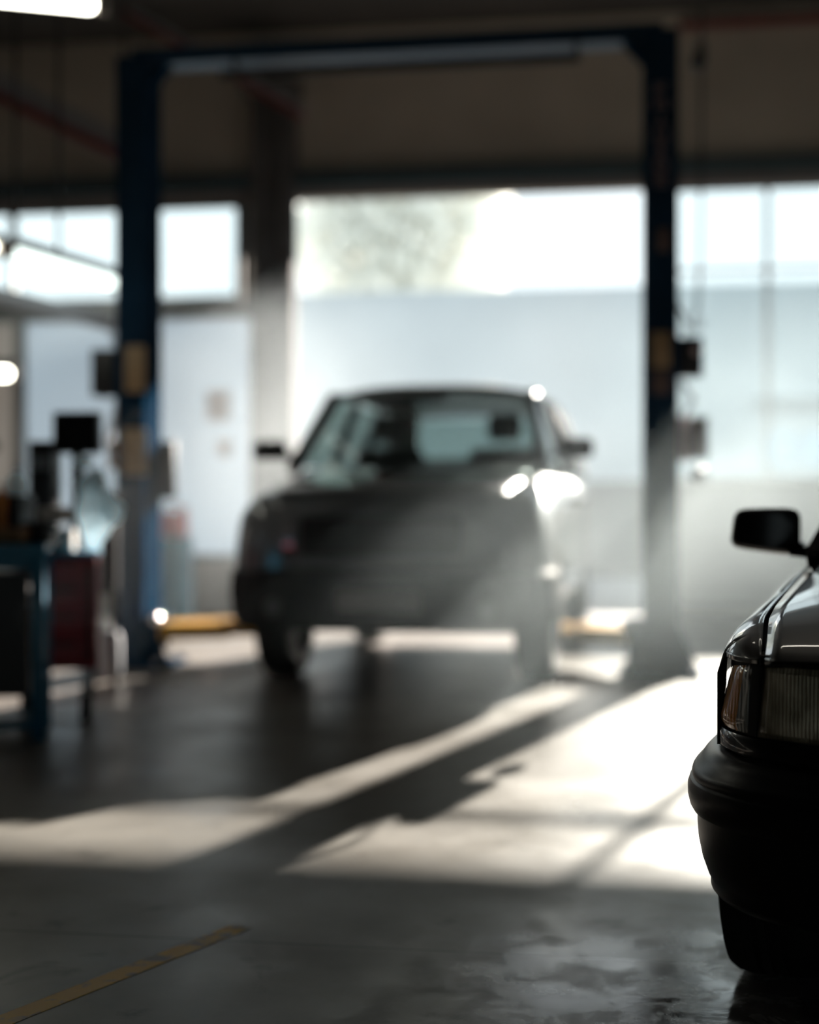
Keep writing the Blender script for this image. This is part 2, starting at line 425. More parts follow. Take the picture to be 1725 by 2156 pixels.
# tree
tc = at(850, 470, 46.0)
tr = thing('tree', 'broad leafy tree rising behind the yard building, seen through the doorway', 'tree', (tc.x, 46.0, 0))
mb = MB(); mb.tube([(0, 0, -.1), (.05, 0, 1.5), (-.05, .1, 3.2), (.1, 0, 4.8), (.0, .1, 7.)], [.2, .17, .15, .11, .05])
for a in range(7):
    an = a * 2.4; mb.tube([(.02, 0, 3 + a * .45), (.8 * math.cos(an), .8 * math.sin(an), 4. + a * .5), (1.7 * math.cos(an), 1.7 * math.sin(an), 4.7 + a * .55)], [.07, .05, .02], n=6)
[setattr(v,'co',v.co*1.75) for v in mb.bm.verts]
mb.build('trunk', pmat('bark', (.10, .08, .06), .9), tr)
bm = bmesh.new()
for i in range(8000):
    while True:
        v = Vector((random.uniform(-1, 1), random.uniform(-1, 1), random.uniform(-1, 1)))
        if .25 < v.length < 1: break
    lump = .55 + .45 * math.sin(v.x * 7 + v.z * 5) * math.sin(v.y * 6 - v.z * 6 + 1)
    if random.random() > lump + .25: continue
    c = Vector((v.x * 3.7, v.y * 3.2, 10.2 + v.z * 4.2))
    R = Matrix.Rotation(random.uniform(0, 6.3), 3, 'Z') @ Matrix.Rotation(random.uniform(-1.2, 1.2), 3, 'X')
    s = random.uniform(.22, .42)
    bm.faces.new([bm.verts.new(c + R @ Vector(p)) for p in ((-s * .5, 0, 0), (0, -s, 0), (s * .5, 0, 0), (0, s, .02))])
mb = MB(); mb.bm = bm
mb.build('foliage', frosted('leaves', (.37, .375, .36), (.53, .535, .51)), tr, smooth=False)

# ------------------------------------------------------------------ vehicle lift
YP = 9.33
xr_, xl_ = .193, -3.335
lift = thing('vehicle_lift', 'blue two-post vehicle lift standing either side of the dark vehicle', 'lift', ((xr_ + xl_) / 2, YP, 0))
ox = lift.location.x
def lp(x, y, z): return Vector((x - ox, y - YP, z))
for side, x, w, dpt in ((1, xr_, .225, .26), (-1, xl_, .20, .36)):
    inn = -side
    y0, y1 = YP - .12, YP - .12 + dpt
    mb = MB()                               # C-section column: back web and two flanges, open towards the car
    xo = x - inn * w / 2
    mb.box(lp(min(xo, xo + inn * w), y0, .03), lp(max(xo, xo + inn * w), y0 + .05, 4.13))
    mb.box(lp(min(xo, xo + inn * w), y1 - .05, .03), lp(max(xo, xo + inn * w), y1, 4.13))
    mb.box(lp(min(xo, xo + inn * .05), y0 + .05, .03), lp(max(xo, xo + inn * .05), y1 - .05, 4.13))
    # half-closed mouth of the channel
    mb.box(lp(min(xo + inn * (w - .012), xo + inn * w), y0 + .05, .03), lp(max(xo + inn * (w - .012), xo + inn * w), y0 + dpt * .44, 4.13))
    mb.box(lp(min(xo + inn * (w - .012), xo + inn * w), y1 - dpt * .44, .03), lp(max(xo + inn * (w - .012), xo + inn * w), y1 - .05, 4.13))
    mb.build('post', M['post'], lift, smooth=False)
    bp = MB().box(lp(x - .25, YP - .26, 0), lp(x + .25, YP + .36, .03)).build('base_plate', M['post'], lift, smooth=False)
    for bx in (-.21, .21):
        for by in (-.21, .31): MB().cyl(lp(x + bx, YP + by, .03), lp(x + bx, YP + by, .065), .018, n=12).build('bolt', M['steel'], bp)
    for dx in (-1, 1):
        g = MB(); xx = x + dx * w / 2
        g.prism([lp(xx, YP - .02, .03), lp(xx + dx * .13, YP - .02, .03), lp(xx, YP - .02, .34)], (0, .04, 0))
        g.build('gusset', M['post'], lift, smooth=False)
    # sliding carriage with two swing arms
    xi = x + inn * w / 2
    MB().box(lp(min(xi, xi + inn * .10), YP - .08, .12), lp(max(xi, xi + inn * .10), YP + .12, .36), .01).build('carriage', M['post'], lift)
    for ty, ln in ((.42, 1.05), (1.0, 1.15)):
        a = lp(xi + inn * .06, YP + (-.03 if ty < .5 else .12), .24); b = lp(xi + inn * (.72 if side < 0 else .62), YP + ty, .22)
        dv = (b - a).normalized(); n_ = Vector((-dv.y, dv.x, 0))
        arm = MB().prism([a - n_ * .07 + Vector((0, 0, -.05)), a + n_ * .07 + Vector((0, 0, -.05)), a + n_ * .07 + Vector((0, 0, .055)), a - n_ * .07 + Vector((0, 0, .055))], (b - a) * .62).build('swing_arm', M['yellow'], lift, smooth=False)
        c = a + (b - a) * .55
        MB().prism([c - n_ * .05 + Vector((0, 0, -.035)), c + n_ * .05 + Vector((0, 0, -.035)), c + n_ * .05 + Vector((0, 0, .035)), c - n_ * .05 + Vector((0, 0, .035))], (b - c) * 1.05).build('extension', M['yellow'], arm, smooth=False)
        MB().cyl(b + Vector((0, 0, .03)), b + Vector((0, 0, .07)), .03).cyl(b + Vector((0, 0, .07)), b + Vector((0, 0, .10)), .065).build('pad', M['blacks'], arm)
        h = MB(); h.cyl(a + Vector((0, 0, .055)), a + Vector((0, 0, .12)), .035)
        h.build('pivot_pin', M['chrome'], arm)
    MB().blob(lp(xi + inn * .10, YP - .18, .33), .045, 2, 0).build('lock_knob', M['chrome'], lift)
# overhead beam
mb = MB(); x0, x1 = xl_ - .02, xr_ + .02
mb.box(lp(x0, YP - .04, 4.09), lp(x1, YP + .14, 4.20))
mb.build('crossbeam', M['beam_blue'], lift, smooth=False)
for s_, x in ((1, xl_ + .1), (-1, xr_ - .1)):
    MB().prism([lp(x, YP - .02, 4.09), lp(x + s_ * .14, YP - .02, 4.09), lp(x + s_ * .02, YP - .02, 3.96), lp(x, YP - .02, 3.9)], (0, .12, 0)).build('corner_bracket', M['post'], lift, smooth=False)
bar = MB().cyl(lp(at(470, 130, YP).x, YP - .06, 3.99), lp(at(1222, 130, YP).x, YP - .06, 3.99), .032).build('shutoff_bar', M['blacks'], lift)
for px in (500, 1215): MB().box(lp(at(px, 1, YP).x - .015, YP - .07, 3.99), lp(at(px, 1, YP).x + .015, YP - .05, 4.10)).build('hanger', M['black'], bar, smooth=False)
# decals, boxes and cables on the posts
YF_ = YP - .12
def plate(px0, py0, px1, py1, m, nm, d=.012, y=YF_, parent=lift, **k):
    p, q = at(px0, py1, y), at(px1, py0, y)
    return MB().box(lp(p.x, y - d, p.z), lp(q.x, y, q.z), min(.004, d * .3)).build(nm, M[m], parent, **k)
plate(263, 728, 306, 826, 'beige', 'decal', .003, label='beige decal high on the left post')
plate(260, 902, 308, 1000, 'beige', 'decal', .003, label='beige decal at middle height of the left post')
plate(1372, 698, 1412, 775, 'beige', 'decal', .003, label='brownish decal on the right post')
plate(1374, 780, 1410, 830, 'brown', 'decal', .003, label='dull reddish decal under the brownish one')
plate(1384, 480, 1410, 530, 'brown', 'decal', .002, label='small dark decal on the right post')
plate(214, 742, 258, 838, 'black', 'control_box', .2, y=YP + .1, label='black control box on the outer side of the left post')
plate(234, 930, 256, 988, 'orange', 'release_handle', .06, y=YP + .05, label='amber handle beside the beige decal')
cb = plate(1426, 716, 1478, 796, 'black', 'control_box', .16, y=YP + .06, label='black switch box on the outer side of the right post')
p = at(1466, 738, YP - .12); MB().blob(lp(p.x, YP - .11, p.z), .028, 2, 0).build('push_button', M['pink'], cb)
pb = plate(1426, 878, 1456, 970, 'pink', 'bracket_plate', .02, y=YP + .05)
plate(1455, 880, 1489, 966, 'brown', 'junction_box', .14, y=YP + .08, label='brown junction box on the outer side of the right post')
plate(344, 930, 372, 1050, 'black', 'motor_cover', .05, y=YP + .30)
cabm = pmat('pale hose', (.55, .55, .58), .5)
mb = MB()
pts = [(252, 640), (232, 690), (246, 742)]
mb.tube([lp(at(px, py, YP).x, YP, at(px, py, YP).z) for px, py in pts], .012, n=8)
mb.build('hose', cabm, lift)
pts = [(250, 838), (242, 880), (226, 930), (238, 960), (256, 990)]
MB().tube([lp(at(px, py, YP).x, YP, at(px, py, YP).z) for px, py in pts], .022, n=8).build('hose', cabm, lift)
pts = [(1428, 640), (1452, 690), (1448, 718)]
MB().tube([lp(at(px, py, YP).x, YP, at(px, py, YP).z) for px, py in pts], .012, n=8).build('hose', cabm, lift)
pts = [(1434, 800), (1462, 840), (1440, 878)]
MB().tube([lp(at(px, py, YP).x, YP, at(px, py, YP).z) for px, py in pts], .014, n=8).build('hose', cabm, lift)
MB().blob(lp(at(1470, 1000, YP).x, YP, at(1470, 1000, YP).z), .055, 2, .1).build('coiled_cord', cabm, lift)
# vertical row of worn pinkish marks (unreadable in the photograph) on the right post
mb = MB()
z0, z1 = at(1390, 172, YF_).z, at(1390, 396, YF_).z
n = 7; xm = at(1392, 200, YF_).x
shapes = [[(-.5, -.5, -.3, .5), (-.3, .3, .5, .5), (-.3, -.1, .3, .1)], [(-.5, -.5, -.3, .3), (.3, -.5, .5, .3), (-.4, .3, .4, .5), (-.3, -.1, .3, .05)],
          [(-.5, -.5, .5, -.3), (-.1, -.3, .1, .5)], [(-.5, -.5, -.3, .5), (.3, -.5, .5, .5), (-.3, -.5, .3, -.3)], [(-.5, .3, .5, .5), (-.5, -.5, .5, -.3), (-.1, -.3, .1, .3)],
          [(-.5, -.5, -.3, .5), (-.3, .3, .4, .5), (-.3, -.5, .4, -.3), (.3, -.3, .5, .3)], [(-.5, -.5, .5, -.3), (-.5, .3, .5, .5), (-.5, -.1, .4, .1), (-.5, -.5, -.3, .5)]]
for i in range(n):
    zc = z0 + (z1 - z0) * (i + .5) / n; hh, ww = abs(z1 - z0) / n * .8, .085
    for (a, b, c, e) in shapes[i]:
        mb.box(lp(xm + a * ww, YF_ - .003, zc + b * hh), lp(xm + c * ww, YF_, zc + e * hh))
mb.build('lettering', pmat('faded pinkish paint', (.26, .19, .19), .6), lift, smooth=False, label='faded vertical pinkish lettering')

# ------------------------------------------------------------------ generic car pieces
def wheel(parent, x, y, R, wd, side, tyre_m, rim_m, steer=0., rim_r=None, spokes=7):
    rr = rim_r or R * .64
    root = bpy.data.objects.new('wheel', None); C.objects.link(root); root.parent = parent
    root.location = (x, y, R); root.rotation_euler = (0, 0, steer)
    Mx = Matrix.Rotation(PI / 2, 4, 'Y')
    h = wd / 2
    prof = [(rr, -h * .86), (rr + .02, -h * .98), (R * .86, -h), (R * .95, -h * .93), (R * .985, -h * .78), (R, -h * .5)]
    k = []
    for g in (-.28, 0., .28):
        k += [(R, h * (g - .06)), (R - .009, h * (g - .05)), (R - .009, h * (g + .05)), (R, h * (g + .06))]
    prof = prof + k + [(a, -b) for a, b in prof[::-1]]
    MB().lathe(prof, Mx, 56, closed=True).build('tyre', tyre_m, root)
    mb = MB()
    o = side
    mb.lathe([(rr + .004, -h * .8), (rr - .012, -h * .8), (rr - .03, 0), (rr - .012, h * .8), (rr + .004, h * .8)], Mx, 48)
    xf = o * h * .55
    mb.cyl((xf - o * .05, 0, 0), (xf + o * .01, 0, 0), .075)
    for s in range(spokes):
        a = 2 * PI * s / spokes
        Rm = Matrix.Rotation(a, 3, 'X')
        w2 = .02 + .01
        q = [Rm @ Vector((xf - o * .03, -w2, .05)), Rm @ Vector((xf - o * .03, w2, .05)), Rm @ Vector((xf - o * .03, w2 * .8, rr - .015)), Rm @ Vector((xf - o * .03, -w2 * .8, rr - .015))]
        mb.prism(q, (o * .03, 0, 0))
    mb.cyl((-h * .3, 0, 0), (-h * .2, 0, 0), rr - .02)
    mb.build('rim', rim_m, root)
    return root

def seat(parent, x, y, z, m, wd=.25, hh=.62, rest=True):
    mb = MB()
    mb.box((x - wd, y - .25, z - .06), (x + wd, y + .25, z + .08), .04)
    Rm = Matrix.Rotation(-.2, 3, 'X')
    mb.box((x - wd * .92, y + .22, z + .05), (x + wd * .92, y + .36, z + hh), .05, Rm)
    s = mb.build('seat', m, parent)
    if rest: MB().box((x - .13, y + .30, z + hh + .05), (x + .13, y + .40, z + hh + .24), .04, Rm).cyl((x - .05, y + .34, z + hh - .04), (x - .05, y + .35, z + hh + .08), .008).cyl((x + .05, y + .34, z + hh - .04), (x + .05, y + .35, z + hh + .08), .008).build('headrest', m, s)
    return s

def beam(mb, p, q, w, t):
    """flat bar of width w (along the surface) and thickness t"""
    p, q = Vector(p), Vector(q); d = (q - p).normalized()
    up = Vector((1, 0, 0)) if abs(d.x) < .8 else Vector((0, 1, 0))
    u = d.cross(up).normalized(); v = d.cross(u).normalized()
    mb.prism([p - u * w / 2 - v * t / 2, p + u * w / 2 - v * t / 2, p + u * w / 2 + v * t / 2, p - u * w / 2 + v * t / 2], q - p)

# ------------------------------------------------------------------ dark SUV between the posts
def build_suv():
    paint = pmat('dark metallic paint', (.060, .066, .075), .40, metal=.1, coat=1., coat_rough=.06)
    dark = pmat('dark trim', (.012, .012, .014), .8, spec=.25)
    gl = thin_glass('car glass', (.74, .80, .79), .1)
    inner = pmat('dark cabin', (.015, .015, .016), .8)
    root = thing('sport_utility_vehicle', 'tall grey vehicle in deep shade and haze between the lift posts', 'car', (*cd(-.165, 8.2, 0)[:2], 0), math.radians(-2.2))
    root.scale = (.95, .92, 1.0)
    L_ = 4.72
    W = [(0, .80), (.04, .88), (.12, .95), (.3, .985), (.8, 1.0), (3.6, 1.0), (4.3, .97), (4.6, .93), (4.72, .86)]
    Z = [(0, 1.06), (.05, 1.13), (.15, 1.19), (.5, 1.25), (1.2, 1.345), (1.5, 1.36), (4.5, 1.38), (4.72, 1.33)]
    PR = [(0, 0), (.55, -.012), (.75, -.03), (.86, -.065), (.93, -.12), (.975, -.20), (1, -.34)]
    wy = (.95, 3.72); RA = .44; RW = .385
    def arch(y):
        for c in wy:
            d = abs(y - c)
            if d < RA: return RW + math.sqrt(RA * RA - d * d)
        return 0
    def sect(y, r0):
        w, zc = interp(W, y), interp(Z, y)
        pts = []
        for k in range(21):
            r = r0 + (1 - r0) * (k / 20) ** .8
            pts.append((r * w, zc + interp(PR, r)))
        zb = max(arch(y), .50)
        zt = pts[-1][1]
        for k in range(1, 9):
            z = zt + (zb - zt) * k / 8
            bul = 1.0 if z > .75 else 1 - .04 * ((.75 - z) / .4) ** 2
            pts.append((w * bul, z))
        return pts
    ys = sorted(set([0, .02, .04, .08, .12, .2, .3] + [.4 + .045 * i for i in range(25)] + [1.6 + .2 * i for i in range(8)] + [3.2 + .045 * i for i in range(25)] + [4.35, 4.5, 4.6, 4.66, 4.72]))
    for s in (1, -1):
        rows = [[Vector((s * x, y, z)) for x, z in sect(y, .80)] for y in ys]
        MB().grid(rows).build('body_side', paint, root, solid=.02)
    rows = []
    for y in [v for v in ys if v < 1.14] + [1.14]:
        w, zc = interp(W, y), interp(Z, y)
        rows.append([Vector((w * .795 * k / 10, y, zc + interp(PR, abs(.795 * k / 10)))) for k in range(-10, 11)])
    MB().grid(rows).build('hood', paint, root, solid=.015)
    # front and rear faces
    f0 = sect(0, .0)
    for y, nm in ((0.0, 'front_panel'), (L_, 'tailgate')):
        sc_ = sect(y, 0.)
        poly = [Vector((x, y, z)) for x, z in sc_] + [Vector((-x, y, z)) for x, z in sc_[::-1][:-1]]
        MB().prism(poly, (0, .03 if y == 0 else -.03, 0)).build(nm, paint, root)
    # bumper wrap, grille, lamps, plate
    def wrap(off, z, n=30, y_end=.5):
        ring = []
        for k in range(n + 1):
            t = -1 + 2 * k / n
            x = t * 1.0
            a = abs(t)
            yy = interp([(0, -.03), (.6, -.01), (.8, .06), (.93, .22), (1, y_end)], a)
            ring.append(Vector((math.copysign(interp([(0, 0), (.6, .62), (.8, .85), (.93, .97), (1, 1.0)], a), t) * (1 + off * .6), yy - off, z)))
        return ring
    prof = [(.0, .72), (.05, .69), (.06, .58), (.05, .48), (.03, .40), (-.02, .36), (-.06, .40), (-.06, .70)]
    n = 30
    MB().grid([[wrap(o, z)[k] for o, z in prof] for k in range(n + 1)], wrap=True, cap=True).build('bumper', dark, root)
    g = MB().box((-.5, -.035, .80), (.5, .01, 1.02), .02).build('grille', dark, root)
    mb = MB()
    for z in (.85, .90, .95): mb.box((-.48, -.045, z - .008), (.48, -.03, z + .008))
    mb.build('grille_bar', dark, g, smooth=False)
    hl = pmat('headlamp lens', (.10, .105, .11), .12, coat=1.)
    for s in (1, -1):
        MB().prism([Vector((s * .54, -.02, .84)), Vector((s * .86, .06, .86)), Vector((s * .86, .06, 1.02)), Vector((s * .54, -.02, 1.0))], (0, .06, 0)).build('headlight', hl, root)
        MB().cyl((s * .66, -.075, .50), (s * .66, -.03, .50), .055).build('fog_lamp', hl, root)
    MB().box((-.26, -.09, .48), (.26, -.065, .60), .004).build('number_plate', pmat('plate', (.22, .22, .22), .5), root)
    # greenhouse
    A = [(.86, 1.18, 1.34), (.70, 1.78, 1.90)]; D = [(.90, 4.55, 1.40), (.72, 4.30, 1.86)]
    mb = MB()
    ny, nxx = 16, 14
    rows = []
    for j in range(ny + 1):
        t = j / ny; y = 1.74 + (4.36 - 1.74) * t
        zc = interp([(0, 1.905), (.12, 1.955), (.5, 1.98), (.9, 1.95), (1, 1.90)], t)
        wr = .76
        rows.append([Vector((wr * k / nxx, y, zc - .075 * abs(k / nxx) ** 3.2)) for k in range(-nxx, nxx + 1)])
    mb.grid(rows); mb.build('roof', paint, root, solid=.04)
    for s in (1, -1):
        mb = MB()
        beam(mb, (s * .86, 1.14, 1.325), (s * .722, 1.80, 1.845), .085, .07); mb.build('pillar', paint, root, smooth=False)
        mb = MB(); beam(mb, (s * .93, 2.55, 1.34), (s * .735, 2.60, 1.85), .10, .05); mb.build('pillar', dark, root, smooth=False)
        mb = MB(); beam(mb, (s * .93, 3.55, 1.36), (s * .735, 3.50, 1.85), .12, .05); mb.build('pillar', dark, root, smooth=False)
        mb = MB(); beam(mb, (s * .91, 4.52, 1.36), (s * .735, 4.30, 1.84), .12, .06); mb.build('pillar', paint, root, smooth=False)
        MB().pane([(s * .905, 1.35, 1.36), (s * .925, 4.42, 1.38), (s * .745, 4.25, 1.84), (s * .735, 1.85, 1.845)], .004).build('side_window', gl, root, smooth=False)
        # door mirror
        mm = MB().box((s * 1.08 - .12, 1.27, 1.40), (s * 1.08 + .12, 1.38, 1.53), .035).build('door_mirror', dark, root)
        MB().box((s * .96 - .06, 1.30, 1.40), (s * .96 + .06, 1.35, 1.44), .01).build('stalk', dark, mm)
        for y0, y1 in ((2.0, 2.0),):
            pass
        for y in (2.35, 3.3): MB().box((s * 1.005 - .02, y, 1.12), (s * 1.005 + .02, y + .2, 1.16), .008).build('door_handle', dark, root)
        MB().box((s * .80 - .07, 4.66, .95), (s * .80 + .07, 4.745, 1.30), .02).build('tail_light', pmat('tail lens', (.25, .02, .02), .2), root)
        for i, y in enumerate(wy):
            wheel(root, s * .86, y, RW, .25, s, M['blacks'], M['steel'])
    MB().pane([(-.86, 1.16, 1.345), (.86, 1.16, 1.345), (.71, 1.79, 1.875), (-.71, 1.79, 1.875)], .004).build('windshield', gl, root, smooth=False)
    MB().pane([(-.60, 4.50, 1.50), (.60, 4.50, 1.50), (.56, 4.34, 1.83), (-.56, 4.34, 1.83)], .004).build('rear_window', gl, root, smooth=False)
    fr_ = MB()
    for s in (1, -1): fr_.prism([(s * .59, 4.54, 1.36), (s * .90, 4.54, 1.36), (s * .735, 4.30, 1.88), (s * .55, 4.30, 1.88)], (0, .03, 0))
    fr_.prism([(-.56, 4.55, 1.36), (.56, 4.55, 1.36), (.56, 4.49, 1.51), (-.56, 4.49, 1.51)], (0, .03, 0))
    fr_.build('tailgate_frame', dark, root, smooth=False)
    MB().box((-.9, .35, .52), (.9, 4.6, .58)).build('underbody', dark, root, smooth=False)
    MB().box((-.86, 1.28, .95), (.86, 1.62, 1.34), .06).build('dashboard', inner, root)
    sw = MB(); sw.lathe([(.185 + .014 * math.cos(a), .014 * math.sin(a)) for a in [i * PI / 4 for i in range(8)]], Matrix.Translation((.40, 1.72, 1.28)) @ Matrix.Rotation(1.1, 4, 'X'), 32)
    sw.box((.24, 1.71, 1.27), (.56, 1.73, 1.30)); sw.build('steering_wheel', inner, root)
    for x in (-.45, .45): seat(root, x, 2.15, .84, inner, wd=.29, hh=.68)
    seat(root, 0, 3.2, .80, inner, wd=.70, hh=.56, rest=False)
    MB().box((-.12, 1.72, 1.80), (.12, 1.75, 1.86), .012).build('rear_view_mirror', inner, root)
    MB().box((-.55, 3.7, .40), (-.25, 4.3, .53), .05).build('muffler', M['steel'], root)
    MB().cyl((-.8, wy[1], RW), (.8, wy[1], RW), .05).blob((0, wy[1], RW), .15, 2, 0).build('axle', dark, root)
    MB().cyl((-.8, wy[0], RW), (.8, wy[0], RW), .04).build('axle', dark, root)
    return root
suv = build_suv()

# ------------------------------------------------------------------ near black saloon car
def build_sedan():
    paint = pmat('black gloss paint', (.0045, .005, .0065), .3, coat=1., coat_rough=.02, spec=.5)
    plas = pmat('black bumper plastic', (.008, .008, .009), .34, bump=.04, bscale=220)
    dark = pmat('black seal', (.004, .004, .004), .6)
    gl = thin_glass('saloon glass', (.45, .5, .5), .1)
    inner = pmat('black cabin', (.01, .01, .01), .8)
    yaw = -math.radians(22.5 - 8.8)
    root = thing('sedan', 'glossy black car with square headlights parked at the near right', 'car', (*cd(1.25, 2.25, 0)[:2], 0), yaw)
    L_ = 4.42
    # plan curve of the nose: half width as function of distance behind the nose
    PX = [(0, 0), (.35, .012), (.52, .035), (.64, .075), (.72, .125), (.775, .20), (.805, .30), (.818, .42), (.825, .6)]
    def nose(t):
        s = math.copysign(1, t); a = abs(t)                       # t: signed half-width coordinate along arc 0..1.2
        # arc-length parametrisation
        acc = 0; prev = Vector((0, 0))
        for i in range(1, 241):
            x = .825 * math.sin(min(1, i / 240) * PI / 2)
            y = interp(PX, x); cur = Vector((x, y)); dl = (cur - prev).length
            if acc + dl >= a:
                f = (a - acc) / dl; p = prev + (cur - prev) * f; tg = (cur - prev).normalized()
                return Vector((s * p.x, p.y)), Vector((s * tg.y, -tg.x))
            acc += dl; prev = cur
        tg = Vector((0, 1)); p = prev + tg * (a - acc)
        return Vector((s * p.x, p.y)), Vector((s * 1, 0))
    def sweep(prof, t0, t1, n, closed=True, cap=True, tilt=.0, zref=.6):
        rows = []
        for k in range(n + 1):
            p, nn = nose(t0 + (t1 - t0) * k / n)
            rows.append([Vector((p.x + nn.x * (o - tilt * (z - zref)), p.y + nn.y * (o - tilt * (z - zref)), z)) for o, z in prof])
        return MB().grid(rows, wrap=closed, cap=cap and closed)
    # bumper: rounded top, rub strip with groove, tapering skirt, bottom lip
    bp = [(-.05, .592), (.004, .590), (.022, .583), (.036, .570), (.043, .556), (.050, .552), (.056, .545), (.058, .537), (.056, .530), (.0615, .526), (.066, .512), (.066, .495), (.062, .478), (.056, .468), (.047, .466),
          (.047, .440), (.045, .41), (.038, .375), (.027, .345), (.020, .332), (.021, .318), (.014, .310), (0, .302), (-.04, .298), (-.08, .30), (-.08, .58)]
    sweep(bp, -1.28, 1.28, 110, tilt=0.).build('bumper', plas, root)
    # panel under the lamps and side cheek
    sweep([(.0, .595), (.006, .60), (.008, .625), (.004, .632), (-.03, .632), (-.03, .595)], -.98, .98, 90, tilt=.05).build('valance', paint, root)
    # lamps
    def lens_mat(name, c1, c2, scale, amber=None):
        m, nt, b = new_mat(name)
        tc = nt.nodes.new('ShaderNodeTexCoord')
        w = nt.nodes.new('ShaderNodeTexWave'); w.inputs['Scale'].default_value = scale; w.inputs['Distortion'].default_value = 1.2; w.bands_direction = 'X'
        nt.links.new(tc.outputs['Object'], w.inputs['Vector'])
        n = nt.nodes.new('ShaderNodeTexNoise'); n.inputs['Scale'].default_value = 14; nt.links.new(tc.outputs['Object'], n.inputs['Vector'])
        r = nt.nodes.new('ShaderNodeMapRange'); r.inputs['From Min'].default_value = .35; r.inputs['From Max'].default_value = .7; nt.links.new(n.outputs['Fac'], r.inputs['Value'])
        mx = nt.nodes.new('ShaderNodeMix'); mx.data_type = 'RGBA'; mx.inputs['A'].default_value = (*c1, 1); mx.inputs['B'].default_value = (*c2, 1)
        nt.links.new(r.outputs['Result'], mx.inputs['Factor'])
        col = mx.outputs['Result']
        nt.links.new(col, b.inputs['Base Color'])
        bpn = nt.nodes.new('ShaderNodeBump'); bpn.inputs['Strength'].default_value = .5; bpn.inputs['Distance'].default_value = .006
        nt.links.new(w.outputs['Fac'], bpn.inputs['Height']); nt.links.new(bpn.outputs['Normal'], b.inputs['Normal'])
        b.inputs['Metallic'].default_value = .2; b.inputs['Roughness'].default_value = .35
        b.inputs['Coat Weight'].default_value = 1.; b.inputs['Coat Roughness'].default_value = .05
        return m
    head_m = lens_mat('fluted headlamp', (.24, .19, .11), (.66, .55, .38), 44)
    ind_m = lens_mat('grey indicator lens', (.34, .31, .26), (.46, .42, .36), 40)
    amb_m = lens_mat('amber indicator lens', (.92, .32, .01), (1., .46, .03), 40)
    zt, zb = .768, .636
    def panel(t0, t1, z0, z1, bulge, d=.045, n=26, nz=12, rb=.12):
        """lamp lens: softly bulged shell along the nose with a back face"""
        rows = []
        for k in range(n + 1):
            u = k / n; p, nn = nose(t0 + (t1 - t0) * u)
            row = []
            for j in range(nz + 1):
                v = j / nz; z = z0 + (z1 - z0) * v
                e = min(u, 1 - u, v, 1 - v); soft = 1 - max(0, 1 - e / rb) ** 2
                lean =   .09 + .15 * max(0, min(1, (abs(t0 + (t1 - t0) * u) - .66) / .25))
                o = bulge * soft - lean * (z - .635)
                row.append(Vector((p.x + nn.x * o, p.y + nn.y * o, z)))
            rows.append(row)
        back = [[Vector((q.x, q.y + d, q.z)) for q in (row[0], row[-1])] for row in rows]
        mb = MB()
        rr = [row + [bk[1], bk[0]] for row, bk in zip(rows, back)]
        mb.grid(rr, wrap=True, cap=True)
        return mb
    for s in (-1, 1):
        hd = panel(s * .34, s * .725, zb, zt, .012).build('headlight', head_m, root)
        ind = panel(s * .747, s * .79, zb + .002, zt - .002, .010, rb=.2).build('indicator', ind_m, root)
        panel(s * .775, s * .93, zb + .002, zt - .004, .0085, rb=.15).build('indicator', amb_m, root, label='amber side of the corner indicator')
        sweep([(.006, zb), (.008, zt), (-.02, zt), (-.02, zb)], s * .725, s * .747, 3, tilt=.09, zref=.62).build('lamp_divider', dark, root)
    # black recess behind the lamps and the gap above them
    sweep([(-.012, .600), (-.020, .785), (-.06, .785), (-.06, .600)], -.97, .97, 80).build('lamp_recess', dark, root)
    sweep([(-.016, zt), (-.006, zt + .012), (-.03, zt + .022), (-.05, zt)], -.93, .93, 80).build('lamp_seal', dark, root)
    # grille between the lamps
    g = sweep([(.008, .64), (.004, .765), (-.02, .765), (-.02, .64)], -.29, .29, 30, tilt=.05).build('grille', dark, root)
    mb = MB()
    for x in (-.10, .10): mb.box((x - .075, -.012, .655), (x + .075, .02, .755), .012)
    mb.build('grille_frame', M['chrome'], g)
    # upper body surface
    W = [(.0, .782), (.05, .783), (.125, .788), (.20, .797), (.30, .812), (.42, .825), (.8, .838), (1.5, .848), (3.0, .848), (3.9, .825), (4.25, .79), (4.42, .70)]
    Z = [(.0, .790), (.03, .801), (.08, .815), (.2, .841), (.5, .889), (1.0, .937), (1.5, .966), (1.7, .97), (3.2, .975), (3.5, .975), (4.3, .94), (4.42, .88)]
    PR = [(0, 0), (.5, -.008), (.70, -.018), (.80, -.030), (.88, -.046), (.94, -.072), (.98, -.125), (1, -.22)]
    wy = (.79, 3.42); RA, RW = .345, .305
    def arch(y):
        for c in wy:
            dd = abs(y - c)
            if dd < RA: return RW + math.sqrt(RA * RA - dd * dd)
        return 0
    RH = .885                                                     # hood shut line as share of the half width
    def top(r, y):
        w = interp(W, y); ye = y
        if y < .30:                                                # height follows the distance behind the nose outline
            lead = interp(PX, min(r * w, .72)) * .97
            ye = max(0., (y - lead) / (.30 - lead)) * .30
        dr = interp([(0, .30), (.15, .42), (.25, .53), (.5, .80), (.8, 1.)], ye)
        return Vector((r * w, y + .0, interp(Z, ye) + interp(PR, r) * dr))
    def topn(x_r, y):
        return top(x_r, y)
    ys = [.25, .265, .28, .30, .32, .36] + [.385 + .03 * i for i in range(24)] + [1.15, 1.3, 1.45]
    ysr = [1.45 + .15 * i for i in range(10)] + [2.95, 3.05] + [3.075 + .03 * i for i in range(24)] + [3.85, 3.95, 4.05, 4.15, 4.25, 4.32, 4.38, 4.42]
